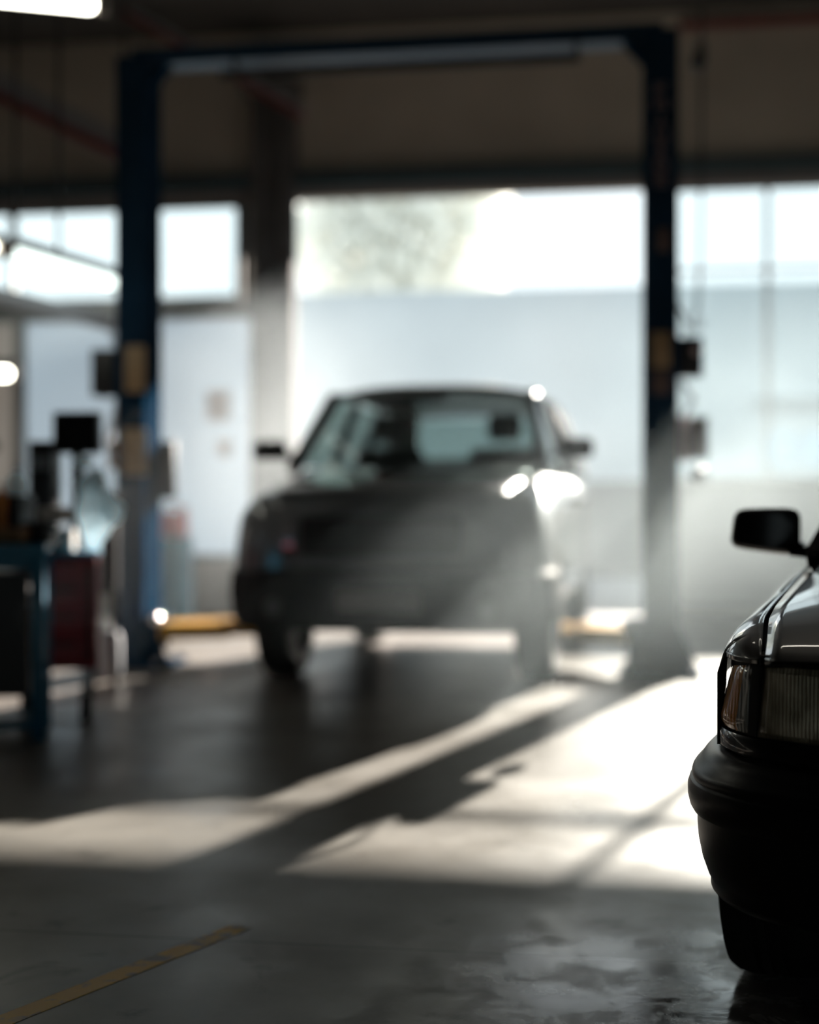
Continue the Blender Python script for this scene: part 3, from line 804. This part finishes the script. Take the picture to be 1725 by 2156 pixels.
    def side(y, r0=RH + .006):
        pts = []
        for k in range(19):
            r = r0 + (1 - r0) * (k / 18) ** .75
            pts.append(top(r, y))
        zb_ = max(arch(y), .26, .596 if y < .40 else 0)
        z1 = pts[-1].z; w = pts[-1].x
        for k in range(1, 9):
            z = z1 + (zb_ - z1) * k / 8
            bul = 1.0 if z > .55 else 1 - .035 * ((.55 - z) / .3) ** 2
            pts.append(Vector((w * bul, y, z)))
        return pts
    def plan_half(y):
        lo, hi = 0., .82
        for k in range(40):
            mid = (lo + hi) / 2
            if interp(PX, mid) < y: lo = mid
            else: hi = mid
        return lo
    def wing(y):
        """wing section: over the lamp it ends at the nose outline, behind it runs down to the sill"""
        w = interp(W, y); r1 = 1.
        if y < .25:
            xo = plan_half(y) - .006; r1 = xo / w
        r0 = min(RH + .006, r1 - .02)
        pts = [top(r0 + (r1 - r0) * (k / 18) ** .75, y) for k in range(19)]
        if y < .25:
            dz = .778 - pts[-1].z
            for k in range(19): pts[k].z += dz * (k / 18) ** 3
            e = pts[-1]
            return pts + [Vector((e.x + .001, y, e.z - .0012 * k)) for k in range(1, 9)]
        zb_ = max(arch(y), .26, .596 if y < .40 else 0); z1 = pts[-1].z; wx_ = pts[-1].x
        for k in range(1, 9):
            z = z1 + (zb_ - z1) * k / 8
            bul = 1.0 if z > .55 else 1 - .035 * ((.55 - z) / .3) ** 2
            pts.append(Vector((wx_ * bul, y, z)))
        return pts
    for s in (1, -1):
        f = lambda rows: [[Vector((s * p.x, p.y, p.z)) for p in row] for row in rows]
        MB().grid(f([wing(y) for y in [.114, .119, .125, .132, .14, .155, .175, .195, .215, .235, .247] + ys])).build('front_wing', paint, root, solid=.006, angle=60)
        MB().grid(f([side(y, .88) for y in ysr])).build('body_side', paint, root, solid=.006, angle=50)
    rows = []
    for y in [.0, .004, .012, .03, .05, .08, .12, .18, .25, .35, .5, .7, .9, 1.1, 1.3, 1.45]:
        row = []
        for k in range(-24, 25):
            r = (RH - .006) * k / 24
            yy = y
            if y < .30:                                            # the leading edge follows the nose curve
                lead = interp(PX, min(abs(r) * .79, .72)) * .97
                yy = lead + (.30 - lead) * max(0., y) / .30
            p = top(abs(r), yy)
            row.append(Vector((math.copysign(p.x, r) if k else 0., yy, p.z)))
        rows.append(row)
    rows.insert(0, [Vector((p.x, p.y + .004, p.z - .012)) for p in rows[0]])
    MB().grid(rows).build('hood', paint, root, solid=.006, angle=60)
    # black inner panel showing in the shut lines
    mb = MB()
    rr = []
    for y in [.2, .3, .4, .7, 1.0, 1.3, 1.45]:
        rr.append([top(abs(k) / 10 * .93, y) * 1. + Vector((0, 0, -.02)) if k >= 0 else Vector((-top(abs(k) / 10 * .93, y).x, y, top(abs(k) / 10 * .93, y).z - .02)) for k in range(-10, 11)])
    mb.grid(rr).build('inner_panel', dark, root)
    # cowl, boot lid, tail
    rows = [[Vector((k / 10 * interp(W, y) * .88, y, interp(Z, y) + interp(PR, abs(k / 10) * .88) - .004)) for k in range(-10, 11)] for y in (1.45, 1.55, 1.68)]
    MB().grid(rows).build('cowl', dark, root, solid=.01)
    rows = [[Vector((k / 10 * interp(W, y) * .876, y, interp(Z, y) + interp(PR, abs(k / 10) * .876))) for k in range(-10, 11)] for y in (3.62, 3.8, 4.0, 4.2, 4.32, 4.42)]
    MB().grid(rows).build('boot_lid', paint, root, solid=.01)
    sc_ = [Vector((0, 4.42, .88))] + side(4.42, .05)
    MB().prism([p.copy() for p in sc_] + [Vector((-p.x, p.y, p.z)) for p in sc_[::-1][:-1]], (0, -.02, 0)).build('tail_panel', paint, root)
    rbp = [(.0, .58), (.05, .57), (.07, .52), (.06, .40), (.0, .30), (-.06, .32), (-.06, .57)]
    rows = []
    for k in range(41):
        t = -1 + k / 20; a = abs(t)
        x = interp([(0, 0), (.6, .58), (.85, .79), (1, .83)], a); y = interp([(0, 4.43), (.6, 4.40), (.85, 4.22), (1, 3.85)], a)
        rows.append([Vector((math.copysign(x, t) + math.copysign(o if a > .7 else 0, t), y + (o if a <= .7 else o * .3), z)) for o, z in rbp])
    MB().grid(rows, wrap=True, cap=True).build('bumper', plas, root)
    # greenhouse
    rows = []
    for j in range(13):
        t = j / 12; y = 2.12 + (3.22 - 2.12) * t
        zc = interp([(0, 1.345), (.2, 1.39), (.6, 1.40), (1, 1.345)], t)
        rows.append([Vector((.60 * k / 10, y, zc - .05 * abs(k / 10) ** 3)) for k in range(-10, 11)])
    MB().grid(rows).build('roof', paint, root, solid=.03)
    for s in (1, -1):
        mb = MB(); beam(mb, (s * .755, 1.46, .915), (s * .575, 2.16, 1.345), .075, .055); mb.build('pillar', paint, root, smooth=False)
        mb = MB(); beam(mb, (s * .765, 2.45, .93), (s * .60, 2.52, 1.36), .08, .04); mb.build('pillar', dark, root, smooth=False)
        mb = MB(); beam(mb, (s * .755, 3.62, .93), (s * .58, 3.20, 1.345), .16, .05); mb.build('pillar', paint, root, smooth=False)
        MB().pane([(s * .765, 1.62, .935), (s * .77, 3.52, .945), (s * .60, 3.18, 1.34), (s * .595, 2.2, 1.345)], .004).build('side_window', gl, root, smooth=False)
        # door mirror: rounded shell on a short stalk
        mb = MB()
        R0 = Matrix.Rotation(s * -.12, 3, 'Z') @ Matrix.Rotation(s * -.06, 3, 'Y')
        nseg = 32; rows = []
        for j, (sc, dy) in enumerate([(.80, 0), (.95, .012), (1., .03), (1., .075), (.96, .095)]):
            ring = []
            for k in range(nseg):
                a = 2 * PI * k / nseg
                ex = math.copysign(abs(math.cos(a)) ** .38, math.cos(a)); ez = math.copysign(abs(math.sin(a)) ** .38, math.sin(a))
                ex *= 1 - .04 * ez
                ring.append(R0 @ Vector((s * ex * .098 * sc, -.05 + dy, ez * .065 * sc * (1 + .10 * ex * -1))) + Vector((s * .925, 1.70, .997)))
            rows.append(ring)
        mb.grid(rows, wrap=True, cap=True)
        mm = mb.build('door_mirror', plas, root, angle=45)
        MB().prism([Vector((s * .86, 1.66, .925)), Vector((s * .76, 1.55, .915)), Vector((s * .70, 1.72, 1.02)), Vector((s * .75, 1.72, .985))], (0, .10, 0)).box((s * .85 - .03, 1.68, .93), (s * .85 + .03, 1.76, .965), .01).build('stalk', plas, mm)
        for y in (2.35, 3.2): MB().box((s * .85 - .015, y, .76), (s * .85 + .012, y + .16, .785), .006).build('door_handle', plas, root)
        MB().box((s * .846 - .004, 1.2, .50), (s * .846 + .012, 3.0, .535), .005).build('side_moulding', plas, root)
        MB().box((s * .63 - .12, 4.40, .66), (s * .63 + .12, 4.435, .80), .01).build('tail_light', pmat('saloon tail lens', (.25, .02, .02), .2), root)
        wheel(root, s * .748, wy[0], RW, .215, s, M['blacks'], M['steel'], steer=.0)
        wheel(root, s * .745, wy[1], RW, .21, s, M['blacks'], M['steel'])
    MB().pane([(-.74, 1.50, .935), (.74, 1.50, .935), (.57, 2.14, 1.345), (-.57, 2.14, 1.345)], .004).build('windshield', gl, root, smooth=False)
    MB().pane([(-.73, 3.68, .955), (.73, 3.68, .955), (.56, 3.22, 1.345), (-.56, 3.22, 1.345)], .004).build('rear_window', gl, root, smooth=False)
    MB().box((-.55, .25, .24), (.55, 4.3, .30)).box((-.55, .2, .3), (.55, .36, .58)).build('underbody', dark, root, smooth=False)
    MB().box((-.72, 1.6, .6), (.72, 1.9, .93), .05).build('dashboard', inner, root)
    for x in (-.36, .36): seat(root, x, 2.35, .45, inner, wd=.23, hh=.58)
    seat(root, 0, 3.15, .45, inner, wd=.6, hh=.5, rest=False)
    return root
sedan = build_sedan()

# ------------------------------------------------------------------ lamps
def tube_lamp(p, q, m, label, width=.10, rods=(), rod_top=ZC, group=None):
    p, q = Vector(p), Vector(q); c = (p + q) / 2; d = (q - p); L_ = d.length
    rz = math.atan2(d.y, d.x)
    root = thing('fluorescent_lamp', label, 'lamp', c, rz, group)
    MB().box((-L_ / 2, -width * .7, .03), (L_ / 2, width * .7, .085), .01).build('housing', M['black'], root)
    MB().box((-L_ / 2 + .02, -width / 2, -.045), (L_ / 2 - .02, width / 2, .029), .03).build('diffuser', m, root)
    for e in (-1, 1): MB().box((e * (L_ / 2 + .01) - .03, -width * .55, -.05), (e * (L_ / 2 + .01) + .03, width * .55, .06), .01).build('end_cap', M['white'], root)
    for u in rods: MB().cyl((u * L_, 0, .08), (u * L_, 0, rod_top - c.z), .012, n=10).build('hanger', M['black'], root)
    return root
tube_lamp(cd(-2.55, 9.0, 2.70), cd(-2.12, 10.25, 2.70), M['tube_cool'], 'white tube lamp hanging level with the left window strip', .12, rods=(-.42, -.05))
tube_lamp(cd(-3.05, 7.65, 2.70), cd(-2.60, 8.88, 2.70), M['tube'], 'warm tube lamp in line before the window lamp at left edge', .12, rods=(.35,))
tube_lamp(cd(-2.65, 6.2, 3.37), cd(-1.42, 6.55, 3.40), M['tube'], 'bright tube lamp hanging at the top left corner', .04, rods=(-.3, .3))
tube_lamp(cd(-3.2, 9.4, 1.98), cd(-2.63, 9.5, 1.98), M['tube'], 'short warm tube lamp low at the left edge over the bench', .05, rods=(.0,))
tube_lamp((-.8, 9.6, 5.55), (3.2, 9.6, 5.55), M['tube_dim'], 'ceiling tube lamp high above the yard side of the right lift post', .10, rods=(-.3, .3))
# cable tray under the hanging lamps
a, b_ = cd(-3.05, 8.3, 2.42), cd(-2.02, 11.3, 2.42)
dv = (b_ - a).normalized(); nv = Vector((-dv.y, dv.x, 0)) * .06
tr_ = tag(MB().prism([a - nv, a + nv, a + nv + Vector((0, 0, .09)), a - nv + Vector((0, 0, .09))], b_ - a).build('cable_tray', M['greybeam'], smooth=False), 'pale grey cable tray slung below the white tube lamp', 'tray')
for u in (.15, .85):
    c = a + (b_ - a) * u
    MB().cyl(c + Vector((0, 0, .08)), (c.x, c.y, ZC), .01, n=8).build('hanger', M['black'], tr_)

# hanging cable with pulley at right
c = at(1477, 120, 10.4)
hc = thing('hanging_cable', 'dark cable with pulley hanging from the roof right of the lift', 'cable', (c.x, 10.4, ZC))
zz = lambda py: at(1477, py, 10.4).z - ZC
MB().tube([(0, 0, 0), (.005, 0, zz(200)), (0, 0, zz(400)), (-.01, 0, zz(560)), (-.03, 0, zz(660))], .011, n=8).build('cable', M['black'], hc)
MB().cyl((-.02, -.03, zz(130)), (-.02, .03, zz(130)), .055).box((-.035, -.04, zz(130)), (.035, .04, zz(90)), .01).build('pulley', M['black'], hc)
MB().tube([(-.03, 0, zz(655)), (-.05, 0, zz(675)), (-.03, 0, zz(695)), (.0, 0, zz(685)), (.0, 0, zz(672))], .012, n=8).build('hook', M['steel'], hc)

# ------------------------------------------------------------------ bench corner on the left
y0 = 6.2; xe = at(96, 1400, y0).x
wb = thing('workbench', 'blue framed workbench with dark open front at the left edge', 'bench', (xe, y0, 0), math.radians(19))
def wl(x, y, z): return (x - wb.location.x, y - wb.location.y, z)
MB().box(wl(xe - 1.3, y0, .85), wl(xe, y0 + .45, .90), .006).build('worktop', M['blue'], wb)
for xx in (xe - 1.3, xe - .065):
    for yy in (y0 + .003, y0 + .39): MB().box(wl(xx, yy, 0.0), wl(xx + .062, yy + .055, .85), .004).build('leg', M['blue'], wb)
MB().box(wl(xe - 1.24, y0 + .015, .79), wl(xe - .065, y0 + .045, .85)).build('rail', M['blue'], wb, smooth=False)
MB().box(wl(xe - 1.24, y0 + .015, .05), wl(xe - .065, y0 + .43, .09)).build('shelf', M['blue'], wb, smooth=False)
MB().box(wl(xe - 1.22, y0 + .06, .20), wl(xe - .08, y0 + .42, .77)).build('drawer_block', M['black'], wb, smooth=False)
# red cabinet on casters
y1 = 6.74; xa, xb = at(90, 1300, y1).x, at(206, 1300, y1).x
rc = thing('tool_cabinet', 'dark red tool cabinet on casters beside the blue workbench', 'cabinet', (xb, y1, 0), math.radians(20))
def rl(x, y, z): return (x - rc.location.x, y - rc.location.y, z)
MB().box(rl(xa - .12, y1 + .02, .27), rl(xb, y1 + .5, .83), .008).build('body', M['red'], rc)
for k in range(4):
    z = .29 + k * .135
    dr = MB().box(rl(xa - .10, y1, z), rl(xb - .055, y1 + .02, z + .125), .005).build('drawer', M['red'], rc)
    MB().box(rl(xa - .04, y1 - .012, z + .10), rl(xb - .10, y1 + .001, z + .115), .003).build('handle', M['black'], dr)
MB().box(rl(xb - .05, y1 - .015, .30), rl(xb - .03, y1 + .02, .80), .004).build('lock_bar', M['black'], rc)
MB().box(rl(xa - .13, y1 - .005, .83), rl(xb + .012, y1 + .51, .855), .006).build('top_tray', M['blue'], rc)
for xx in (xa - .06, xb - .06):
    for yy in (y1 + .07, y1 + .43):
        cs = MB().box(rl(xx - .02, yy - .03, .13), rl(xx + .02, yy + .03, .27), .004).build('caster', M['steel'], rc)
        MB().cyl(rl(xx - .025, yy, .075), rl(xx + .025, yy, .075), .075).build('caster_wheel', M['blacks'], cs)
# monitor on a stand, on the cabinet
ZC2 = .855
p = at(110, 955, y1 + .28); q = at(206, 866, y1 + .28)
mo = thing('monitor', 'black square monitor raised on a stand above the red cabinet', 'monitor', ((p.x + q.x) / 2, y1 + .3, ZC2))
zz0, zz1 = p.z - ZC2, q.z - ZC2; hwid = (q.x - p.x) / 2
MB().box((-hwid, -.02, zz0), (hwid, .05, zz1), .008).build('housing', M['black'], mo)
MB().box((-hwid + .012, -.024, zz0 + .012), (hwid - .012, -.018, zz1 - .012)).build('screen', M['screen'], mo, smooth=False)
MB().box((-.03, .0, .015), (.03, .04, zz0 + .03), .006).box((-.1, -.07, 0), (.1, .1, .018), .005).build('stand', M['black'], mo)
# pale blue bundle of cloth on the cabinet, slumped over the back corner
p = at(200, 1040, y1 + .12)
cl = MB(); cl.blob((p.x + .0, y1 + .12, ZC2 + .20), .10, 4, .35, 2.2, (.8, .7, 1.9), 3)
cl.blob((p.x + .055, y1 + .15, ZC2 + .20), .07, 4, .3, 2.5, (1.1, .8, 1.), 5)
cl.blob((p.x - .065, y1 + .14, at(155, 972, y1 + .14).z), .035, 3, .2, 2.5, (1.2, 1, 1), 8)
cl.blob((p.x - .02, y1 + .12, ZC2 + .33), .05, 3, .3, 2.5, (1.3, .8, 1), 9)
zmin = min(v.co.z for v in cl.bm.verts)
for v in cl.bm.verts:
    v.co.z = max(v.co.z, ZC2 + .001)
cl = tag(cl.build('cloth_bundle', M['cloth'], angle=80), 'pale blue crumpled cloth bundle standing on the red cabinet', 'cloth')
# small things on the bench and cabinet
def small(name, px0, py0, px1, py1, y, m, label, cat, dep=.12, base=None, bev=.006):
    p, q = at(px0, py1, y), at(px1, py0, y)
    zb_ = base if base is not None else p.z
    return tag(MB().box((p.x, y, zb_), (q.x, y + dep, q.z), bev).build(name, M[m]), label, cat)
T = .90
by = y0 + .12
bx = small('parts_box', 60, 928, 108, 1080, y1 + .3, 'black', 'tall black box standing left of the monitor', 'box', .14, ZC2)
MB().box((at(64, 900, y1 + .3).x, y1 + .295, at(80, 990, y1 + .3).z), (at(104, 900, y1 + .3).x, y1 + .3, at(80, 960, y1 + .3).z)).build('lid_catch', M['steel'], bx, smooth=False)
small('carton', 82, 1068, 134, 1100, by + .02, 'white', 'small pale carton on top of the dark case', 'carton', .1, None)
small('carry_case', 45, 1098, 97, 1142, by, 'black', 'black case on the bench under the pale carton', 'case', .16, T)
small('card_box', 106, 1114, 150, 1146, y1 + .05, 'white', 'little pale box on the blue cabinet top', 'box', .07, ZC2)
small('tray_box', -60, 1112, 44, 1142, by - .1, 'tan', 'brown wooden tray lying on the blue workbench', 'tray', .12, T)
small('tool_case', -60, 1042, 40, 1110, by + .13, 'black', 'dark tool case behind the brown tray', 'case', .2, T)
p = at(26, 1012, by + .15)
j = thing('jug', 'pale blue plastic jug on top of the dark tool case', 'jug', (p.x, by + .20, at(26, 1042, by + .13).z))
MB().lathe([(0.001, 0), (.045, 0), (.052, .02), (.05, .07), (.03, .10), (.018, .115), (.001, .115)], None, 24, closed=False).build('body', M['cloth'], j)
MB().cyl((0, 0, .113), (0, 0, .14), .017).build('cap', M['blue'], j)
p = at(3, 1050, by + .04)
s_ = tag(MB().cyl((p.x - .02, by + .085, T), (p.x - .02, by + .085, p.z + .03), .026).cyl((p.x - .02, by + .085, p.z + .03), (p.x - .02, by + .085, p.z + .07), .012).build('spray_can', pmat('orange can', (.6, .2, .03), .4)), 'orange spray can at the left edge of the bench', 'can')
p = at(30, 905, y1 + .32)
lampb = thing('desk_lamp', 'dark jointed lamp rising left of the black box', 'lamp', (p.x, y1 + .32 - .35, T))
MB().cyl((0, 0, 0), (0, 0, .02), .05).build('base', M['black'], lampb)
MB().tube([(0, 0, .02), (-.02, .0, .28), (.02, .0, p.z - T - .02)], .013, n=8).build('arm', M['black'], lampb)
MB().cyl((.02, 0, p.z - T - .03), (.045, -.01, p.z - T - .12), .02, .045).build('lamp_shade', M['black'], lampb)

# black bin on a stand and pale canister between cabinet and post
y2 = 8.1
p, q = at(207, 1250, y2), at(262, 1040, y2)
st = thing('waste_bin', 'tall black bin on a stand between the red cabinet and left post', 'bin', ((p.x + q.x) / 2 - .085, y2 + .1, 0), math.radians(24))
hw_ = (q.x - p.x) / 2
MB().box((-hw_, -.1, p.z), (hw_, .16, q.z), .02).build('body', M['black'], st)
MB().box((-hw_ - .01, -.11, q.z - .03), (hw_ + .01, .17, q.z + .01), .008).build('rim', M['black'], st)
for sx in (-1, 1):
    for sy in (-.08, .14): MB().cyl((sx * (hw_ - .015), sy, 0), (sx * (hw_ - .015), sy, p.z + .02), .011, n=10).build('leg', M['black'], st)
p = at(222, 1400, 8.6)
cn = thing('canister', 'pale grey canister on the floor under the black bin', 'canister', (p.x, 8.62, 0))
MB().lathe([(.001, 0), (.085, 0), (.095, .02), (.095, .25), (.08, .29), (.03, .32), (.001, .32)], None, 28, closed=False).build('body', pmat('pale canister', (.45, .48, .52), .35), cn)
MB().cyl((0, 0, .315), (0, 0, .36), .025).build('cap', M['chrome'], cn)
MB().tube([(-.06, 0, .29), (-.05, 0, .36), (.05, 0, .36), (.06, 0, .29)], .01, n=8).build('handle', M['chrome'], cn)
# blue drum with a red can behind the left post
p = at(368, 1200, 12.4)
dm = thing('drum', 'blue steel drum on the floor behind the left post', 'drum', (p.x, 12.4, 0))
mb = MB(); pr = [(.001, 0), (.165, 0)]
for z in (.04, .27, .55): pr += [(.165, z - .015), (.173, z), (.165, z + .015)]
pr += [(.165, .80), (.17, .82), (.15, .82), (.15, .80), (.001, .80)]
mb.lathe(pr, None, 36, closed=False).build('body', M['drum'], dm)
MB().cyl((.0, .11, .80), (.0, .11, .818), .02).build('bung', M['steel'], dm)
jc = thing('fuel_can', 'red plastic can standing on the blue drum', 'can', (p.x + .0, 12.4, .821))
MB().box((-.13, -.08, 0), (.11, .08, .23), .03).build('body', M['redplastic'], jc)
MB().tube([(-.09, 0, .22), (-.07, 0, .29), (.04, 0, .29), (.06, 0, .22)], .014, n=8).build('handle', M['redplastic'], jc)
MB().cyl((.08, 0, .22), (.11, 0, .28), .02).build('spout', M['redplastic'], jc)
# faint posters on the frosted wall
for px0, px1, py0, py1, lab in ((428, 478, 820, 885, 'larger faint red poster on the pale wall left of the column'), (452, 480, 925, 960, 'smaller faint pink notice below the red poster')):
    p, q = at(px0, py1, YB - .03), at(px1, py0, YB - .03)
    tag(MB().box((p.x, YB + .080, p.z), (q.x, YB + .0903, q.z)).build('poster', M['paper'], smooth=False), lab, 'poster')

# ------------------------------------------------------------------ haze
def haze_mat(base, g, col, puffs):
    m = bpy.data.materials.new('haze'); m.use_nodes = True
    nt = m.node_tree; nt.nodes.clear()
    out = nt.nodes.new('ShaderNodeOutputMaterial')
    v = nt.nodes.new('ShaderNodeVolumeScatter'); v.inputs['Color'].default_value = (*col, 1); v.inputs['Anisotropy'].default_value = g
    tc = nt.nodes.new('ShaderNodeTexCoord')
    n = nt.nodes.new('ShaderNodeTexNoise'); n.inputs['Scale'].default_value = 1.3; n.inputs['Detail'].default_value = 2
    nt.links.new(tc.outputs['Object'], n.inputs['Vector'])
    nr = nt.nodes.new('ShaderNodeMapRange'); nr.inputs['From Min'].default_value = .3; nr.inputs['From Max'].default_value = .7
    nr.inputs['To Min'].default_value = .45; nr.inputs['To Max'].default_value = 1.55
    nt.links.new(n.outputs['Fac'], nr.inputs['Value'])
    acc = None
    for loc, rad, amp, ry in puffs:
        mp = nt.nodes.new('ShaderNodeMapping'); mp.vector_type = 'TEXTURE'
        mp.inputs['Location'].default_value = loc; mp.inputs['Scale'].default_value = rad; mp.inputs['Rotation'].default_value = (0, math.radians(ry), 0)
        nt.links.new(tc.outputs['Object'], mp.inputs['Vector'])
        gr = nt.nodes.new('ShaderNodeTexGradient'); gr.gradient_type = 'QUADRATIC_SPHERE'
        nt.links.new(mp.outputs[0], gr.inputs['Vector'])
        ma = nt.nodes.new('ShaderNodeMath'); ma.operation = 'MULTIPLY_ADD'; ma.inputs[1].default_value = amp; ma.inputs[2].default_value = 0
        nt.links.new(gr.outputs['Fac'], ma.inputs[0])
        if acc is not None: nt.links.new(acc, ma.inputs[2])
        acc = ma.outputs[0]
    ml = nt.nodes.new('ShaderNodeMath'); ml.operation = 'MULTIPLY_ADD'; ml.inputs[2].default_value = base
    nt.links.new(acc, ml.inputs[0]); nt.links.new(nr.outputs['Result'], ml.inputs[1])
    nt.links.new(ml.outputs[0], v.inputs['Density'])
    nt.links.new(v.outputs[0], out.inputs['Volume'])
    return m
PUFFS = [((-.72, 7.3, .50), (2.0, 1.2, .95), .19, -36),     # steam before the bonnet, puff tilted to imitate a sun shaft's slanting edge
         ((-3.9, 12.6, 1.9), (2.6, 2.2, 2.4), .12, 0),
         ((.6, 12.2, 1.6), (3.6, 2.6, 2.8), .035, 0),
         ((.25, 8.5, .95), (1.5, 1.2, 1.0), .10, 0),
         ((2.6, 11.5, 1.4), (3.2, 3.0, 2.2), .012, 0)]
hz = MB().box((XL + .05, 5.9, .004), (XR - .05, YB - .2, ZC - .3)).build('haze', haze_mat(.0045, .4, (.84, .95, 1.), PUFFS), smooth=False)
tag(hz, 'pale haze hanging around the dark vehicle and lift', 'haze', kind='stuff')

# ------------------------------------------------------------------ light
sd = cd(.432, 1., 0).normalized(); el = math.radians(19.4)
sun = bpy.data.lights.new('sun', 'SUN'); sun.energy = 36; sun.angle = math.radians(.6); sun.color = (1., .90, .80)
so = bpy.data.objects.new('sun', sun); C.objects.link(so)
to = Vector((sd.x * math.cos(el), sd.y * math.cos(el), math.sin(el)))
so.rotation_euler = to.to_track_quat('Z', 'Y').to_euler(); so.location = to * 40
w = bpy.data.worlds.new('sky'); bpy.context.scene.world = w; w.use_nodes = True
bg = w.node_tree.nodes['Background']; bg.inputs['Color'].default_value = (.86, .96, 1., 1); bg.inputs['Strength'].default_value = 1.6

# ------------------------------------------------------------------ camera
cam = bpy.data.cameras.new('camera'); co = bpy.data.objects.new('camera', cam); C.objects.link(co)
co.location = (0, 0, EYE); co.rotation_euler = (PI / 2, 0, YAW)
cam.sensor_fit = 'HORIZONTAL'; cam.sensor_width = 24.; cam.lens = FPX / 1725 * 24.
cam.dof.use_dof = True; cam.dof.focus_distance = 2.85; cam.dof.aperture_fstop = .88; cam.dof.aperture_blades = 0
cam.clip_end = 300
sc = bpy.context.scene
sc.camera = co
sc.view_settings.view_transform = 'Standard'; sc.view_settings.look = 'None'; sc.view_settings.exposure = 0; sc.view_settings.gamma = 1
sc.view_settings.use_curve_mapping = False
cy = sc.cycles
cy.max_bounces = 6; cy.diffuse_bounces = 3; cy.glossy_bounces = 3; cy.transmission_bounces = 4; cy.volume_bounces = 0; cy.transparent_max_bounces = 12
cy.caustics_reflective = False; cy.caustics_refractive = False
cy.sample_clamp_indirect = 6.
cy.use_denoising = True
cy.volume_step_rate = 1.2; cy.adaptive_threshold = .04
